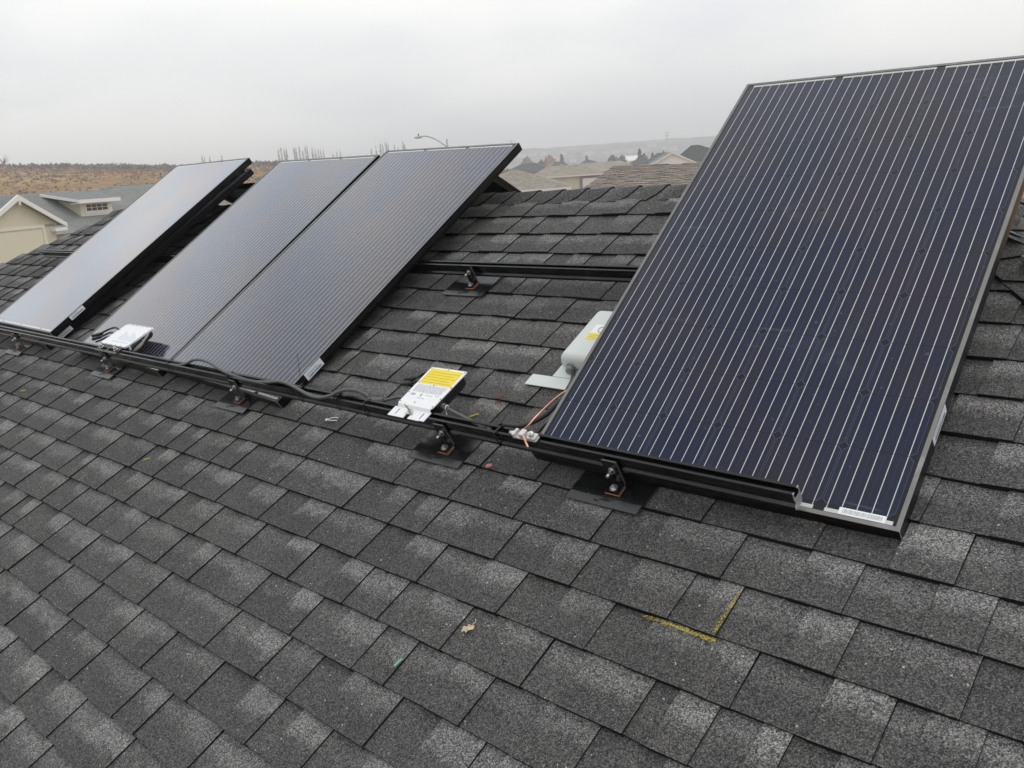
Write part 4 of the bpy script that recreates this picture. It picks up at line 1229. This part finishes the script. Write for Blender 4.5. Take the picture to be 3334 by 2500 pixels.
mb.poly([(8.3, yw - .6, .80), (12.1, yw - .6, .80), (12.1, 6.3, 1.37), (8.3, 6.3, 1.37)])
for k in range(13):
    x = 8.45 + k * .29
    mb.box(x, x + .06, 0, 1, 0, .07, M=Matrix(((1, 0, 0, 0), (0, 2.85, 0, yw - .58), (0, .56, 1, .805), (0, 0, 0, 1))))
mb.build('dormer_roof', plain('seamed_metal', (0.33, 0.335, 0.34), .5, .0, scale=2), d)
mb = MB(); mb.box(8.25, 12.15, yw - .72, yw - .6, .62, .86); mb.box(0, .1, 0, 1, 0, .16, M=Matrix(((1, 0, 0, 8.2), (0, 2.9, 0, yw - .72), (0, .56, 1, .66), (0, 0, 0, 1))))
mb.box(8.3, 12.1, yw - .6, yw, .60, .66)
mb.build('dormer_fascia', MTRIM, d)

# ------------------------------------------------------------------ street lamp
lx, ly = -53.55, 49.67
M = Matrix.Translation((lx, ly, ZG)); t = thing('street_lamp', 'tall grey cobra head street lamp rising behind the middle panels', 'street lamp', M=M)
MGALV = plain('galvanised_pole', (0.42, 0.43, 0.44), .5, .4)
mb = MB(); mb.tube([(0, 0, -1), (0, 0, 4), (0, 0, 6.9)], [.12, .10, .085], 12); mb.build('pole', MGALV, t)
dv = Vector((-1.58, -1.75, 0)); 
mb = MB(); mb.tube(smooth_path([(0, 0, 6.25), tuple(dv * .10 + Vector((0, 0, 6.42))), tuple(dv * .35 + Vector((0, 0, 6.86))), tuple(dv * .62 + Vector((0, 0, 7.16))), tuple(dv * .86 + Vector((0, 0, 7.25)))]), .045, 8); mb.build('arm', MGALV, t)
mb = MB(); q = dv * .82; e = dv * 1.12
mb.tube([tuple(q + Vector((0, 0, 7.22))), tuple(q.lerp(e, .25) + Vector((0, 0, 7.2))), tuple(q.lerp(e, .6) + Vector((0, 0, 7.17))), tuple(e + Vector((0, 0, 7.16)))], [.06, .12, .13, .05], 10)
mb.build('lamp_head', plain('lamp_grey', (0.55, 0.55, 0.55), .5), t)
mb = MB(); mb.tube([tuple(q.lerp(e, .5) + Vector((0, 0, 7.28))), tuple(q.lerp(e, .5) + Vector((0, 0, 7.44)))], .05, 8); mb.build('photocell', MGLS, t)

# ------------------------------------------------------------------ poplars and other trees
MPOP = plain('bare_poplar_bark', (0.20, 0.185, 0.165), .95, scale=.5, var=.3)


def poplar(x, y, z, H, seed, label):
    rnd = random.Random(seed)
    t = thing('poplar_tree', label, 'tree', M=Matrix.Translation((x, y, z)), group='bare poplars on the field skyline')
    mb = MB(); mb.tube([(0, 0, -1), (0.02 * H * rnd.uniform(-1, 1), 0, H * .5), (0.03 * H * rnd.uniform(-1, 1), 0, H * .98)], [.16, .10, .02], 5); mb.build('trunk', MPOP, t)
    mb = MB()
    for k in range(75):
        h0 = H * rnd.uniform(.06, .8); a = rnd.uniform(0, 6.28); L = H * rnd.uniform(.12, .26) * (1.1 - h0 / H); sp = H * rnd.uniform(.02, .075) * (1.12 - h0 / H)
        p1 = (math.cos(a) * sp, math.sin(a) * sp, h0 + L * .4); p2 = (math.cos(a) * sp * 1.3, math.sin(a) * sp * 1.3, min(h0 + L, H))
        mb.tube([(0, 0, h0), p1, p2], [.075, .055, .025], 3, cap=False)
    mb.build('crown', MPOP, t)


POP = [(-57.11, 2.35), (-56.95, 2.49), (-56.77, 2.45), (-56.64, 2.4), (-56.18, 2.45), (-56.06, 2.44), (-55.86, 2.54), (-55.67, 2.27), (-55.5, 2.45), (-55.39, 2.55), (-55.09, 2.38), (-54.91, 2.3), (-54.73, 2.29), (-54.59, 2.13), (-54.43, 2.2), (-53.87, 1.86), (-53.63, 1.96), (-53.42, 2.06), (-51.51, 2.09), (-51.21, 2.34), (-50.93, 2.43), (-50.79, 2.35), (-50.58, 2.52), (-50.47, 2.44), (-50.06, 2.3), (-49.85, 2.07), (-49.53, 2.53), (-49.44, 2.27), (-61.56, 2.24), (-61.43, 2.18), (-61.12, 2.16), (-60.63, 1.86), (-60.43, 2.19), (-68.86, 2.21), (-67.3, 2.05), (-66.45, 2.15), (-66.33, 1.86), (-66.07, 2.05), (-65.97, 2.05), (-64.36, 1.81), (-64.2, 1.88), (-63.6, 1.91)]
for k, (azd, el) in enumerate(POP):
    r = 440 + (k * 37) % 90; x, y = 1.1 + r * math.sin(R(azd)), -1.7 + r * math.cos(R(azd)); z = ground_z(x, y)
    H = .855 + r * math.tan(R(el)) - z + .3
    if azd > -58: lb = 'tall bare poplar standing in the row on the skyline behind the middle panels'
    elif azd > -62: lb = 'bare poplar on the skyline above the top corner of the stacked panels'
    else: lb = 'faint bare poplar on the far left skyline above the brushy field'
    poplar(x, y, z, H, k, lb)


def tree(x, y, ztop, wid, kind, label, col, name='tree', H=None):
    z = ZG; H = ztop - z; rnd = random.Random(int(x * 7 + y))
    t = thing(name, label, 'tree', M=Matrix.Translation((x, y, z)))
    mb = MB(); mb.tube([(0, 0, -1), (0, 0, H * .5), (0, 0, H * .85)], [wid * .06, wid * .045, wid * .02], 6); mb.build('trunk', plain('tree_bark', (.08, .065, .05), .95), t)
    mb = MB(); n = 520
    for k in range(n):
        f = rnd.random() ** .8
        if kind == 'cone': h = H * (.12 + .88 * f); rad = wid * .5 * (1 - f) ** .7 + .12
        else: h = H * (.32 + .68 * f); rad = wid * .5 * math.sqrt(max(.02, 1 - (2 * f - .9) ** 2))
        a = rnd.uniform(0, 6.28); d = rad * rnd.uniform(.45, 1.0) * (1 + .22 * math.sin(3 * a + h)); c = Vector((math.cos(a) * d, math.sin(a) * d, h + rnd.uniform(-.3, .3)))
        s = wid * rnd.uniform(.03, .075) + .1
        u = Vector((rnd.gauss(0, 1), rnd.gauss(0, 1), rnd.gauss(0, 1))).normalized() * s; w = Vector((rnd.gauss(0, 1), rnd.gauss(0, 1), rnd.gauss(0, 1))).normalized() * s
        mb.quad(c - u, c - w, c + u, c + w)
    mb.build('crown', plain('foliage', col, .95, scale=.8, var=.45), t)


tree(-332.37, 370.85, 7.4, 6.2, 'round', 'hazy round grey green tree left of the reddish tree', (.10, .12, .10))
tree(-261.09, 300.38, 4.2, 4.2, 'round', 'small dark tree just left of the reddish tree', (.035, .045, .035))
tree(-290.67, 340.88, 6.6, 6.6, 'round', 'hazy reddish autumn tree above the tan roofs', (.36, .15, .11))
tree(-254.23, 306.2, 6.2, 3.6, 'cone', 'dark pointed conifer just right of the reddish tree', (.03, .045, .035), 'conifer_tree')
tree(-276.54, 352.43, 5.4, 3.0, 'cone', 'faint thin conifer behind the small dark roof peak', (.04, .055, .045), 'conifer_tree')
tree(-236.77, 319.87, 4.1, 5.0, 'round', 'round dark bushy tree left of the white hall', (.035, .05, .035))
tree(-233.45, 322.3, 3.9, 4.0, 'round', 'rounded dark tree just left of the white hall', (.035, .05, .035))
tree(-187.27, 269.24, 5.1, 3.0, 'cone', 'tallest dark narrow conifer between the white hall and the white gable', (.03, .045, .035), 'conifer_tree')
tree(-197.40, 286.55, 3.4, 3.2, 'round', 'first small dark shrub right of the tallest conifer', (.035, .045, .035))
tree(-196.16, 290.4, 3.6, 2.4, 'cone', 'second small conifer right of the tallest conifer', (.035, .045, .035), 'conifer_tree')
tree(-194.92, 296.25, 3.9, 3.0, 'round', 'third small dark tree right of the tallest conifer', (.035, .045, .035))
tree(-284.2, 91.1, 14.3, 5.0, 'bare', 'x', (.1, .1, .1)) if 0 else None
t = tiny_house(-258.67, 365.74, -3.2, 9.5, 8, 4.6, R(39), 'low white hall among the trees beyond the dark roofs', MTRIM, MTRIM)
# bare tree at the left picture edge
rnd = random.Random(31)
x, y = -284.2, 91.1; z = ground_z(x, y); t = thing('bare_tree', 'leafless tree on the skyline at the extreme left', 'tree', M=Matrix.Translation((x, y, z)))
mb = MB(); mb.tube([(0, 0, -1), (.1, 0, 1.6)], [.22, .15], 6); mb.build('trunk', MPOP, t); mb = MB()
for k in range(26):
    a = rnd.uniform(0, 6.28); s = rnd.uniform(.6, 1.9); h = rnd.uniform(2, 4.2)
    mb.tube([(.1, 0, rnd.uniform(.8, 1.6)), (math.cos(a) * s * .5, math.sin(a) * s * .5, h * .6), (math.cos(a) * s, math.sin(a) * s, h)], [.08, .05, .015], 3, cap=False)
mb.build('crown', MPOP, t)


# utility poles
def util_pole(x, y, ztop, w, label, arms=2):
    t = thing('utility_pole', label, 'utility pole', M=Matrix.Translation((x, y, ZG)))
    H = ztop - ZG; mb = MB(); mb.tube([(0, 0, -1), (0, 0, H)], [w, w * .6], 6); mb.build('pole', MGALV, t)
    mb = MB()
    for k in range(arms): mb.box(-2.4, 2.4, -.1, .1, H - 1.2 - k * 2.2, H - .95 - k * 2.2, M=Matrix.Rotation(R(38), 4, 'Z'))
    mb.build('cross_arm', MGALV, t)


util_pole(-381.24, 584.65, 21.6, .5, 'tall hazy utility pole rising above the dark roofs near the nearest panel', 3)
util_pole(-310.46, 389.35, 8.0, .16, 'thin faint pole in the haze right of the tan hipped roof ridge', 1)
util_pole(-406.13, 438.92, 20.4, .3, 'faint pole tip just above the top right corner of the right middle panel', 1)

# ------------------------------------------------------------------ haze
mb = MB(); mb.box(-1700, 1500, -900, 1900, ZG - 13, 60)
hz = bpy.data.materials.new('haze_air'); hz.use_nodes = True; n = hz.node_tree; n.nodes.clear()
oo = n.nodes.new('ShaderNodeOutputMaterial'); pv = n.nodes.new('ShaderNodeVolumePrincipled')
pv.inputs['Density'].default_value = 0.0011; pv.inputs['Color'].default_value = (0.90, 0.95, 1.0, 1)
n.links.new(pv.outputs[0], oo.inputs['Volume'])
tag(mb.build('haze', hz), kind='stuff')
SC.cycles.volume_bounces = 1
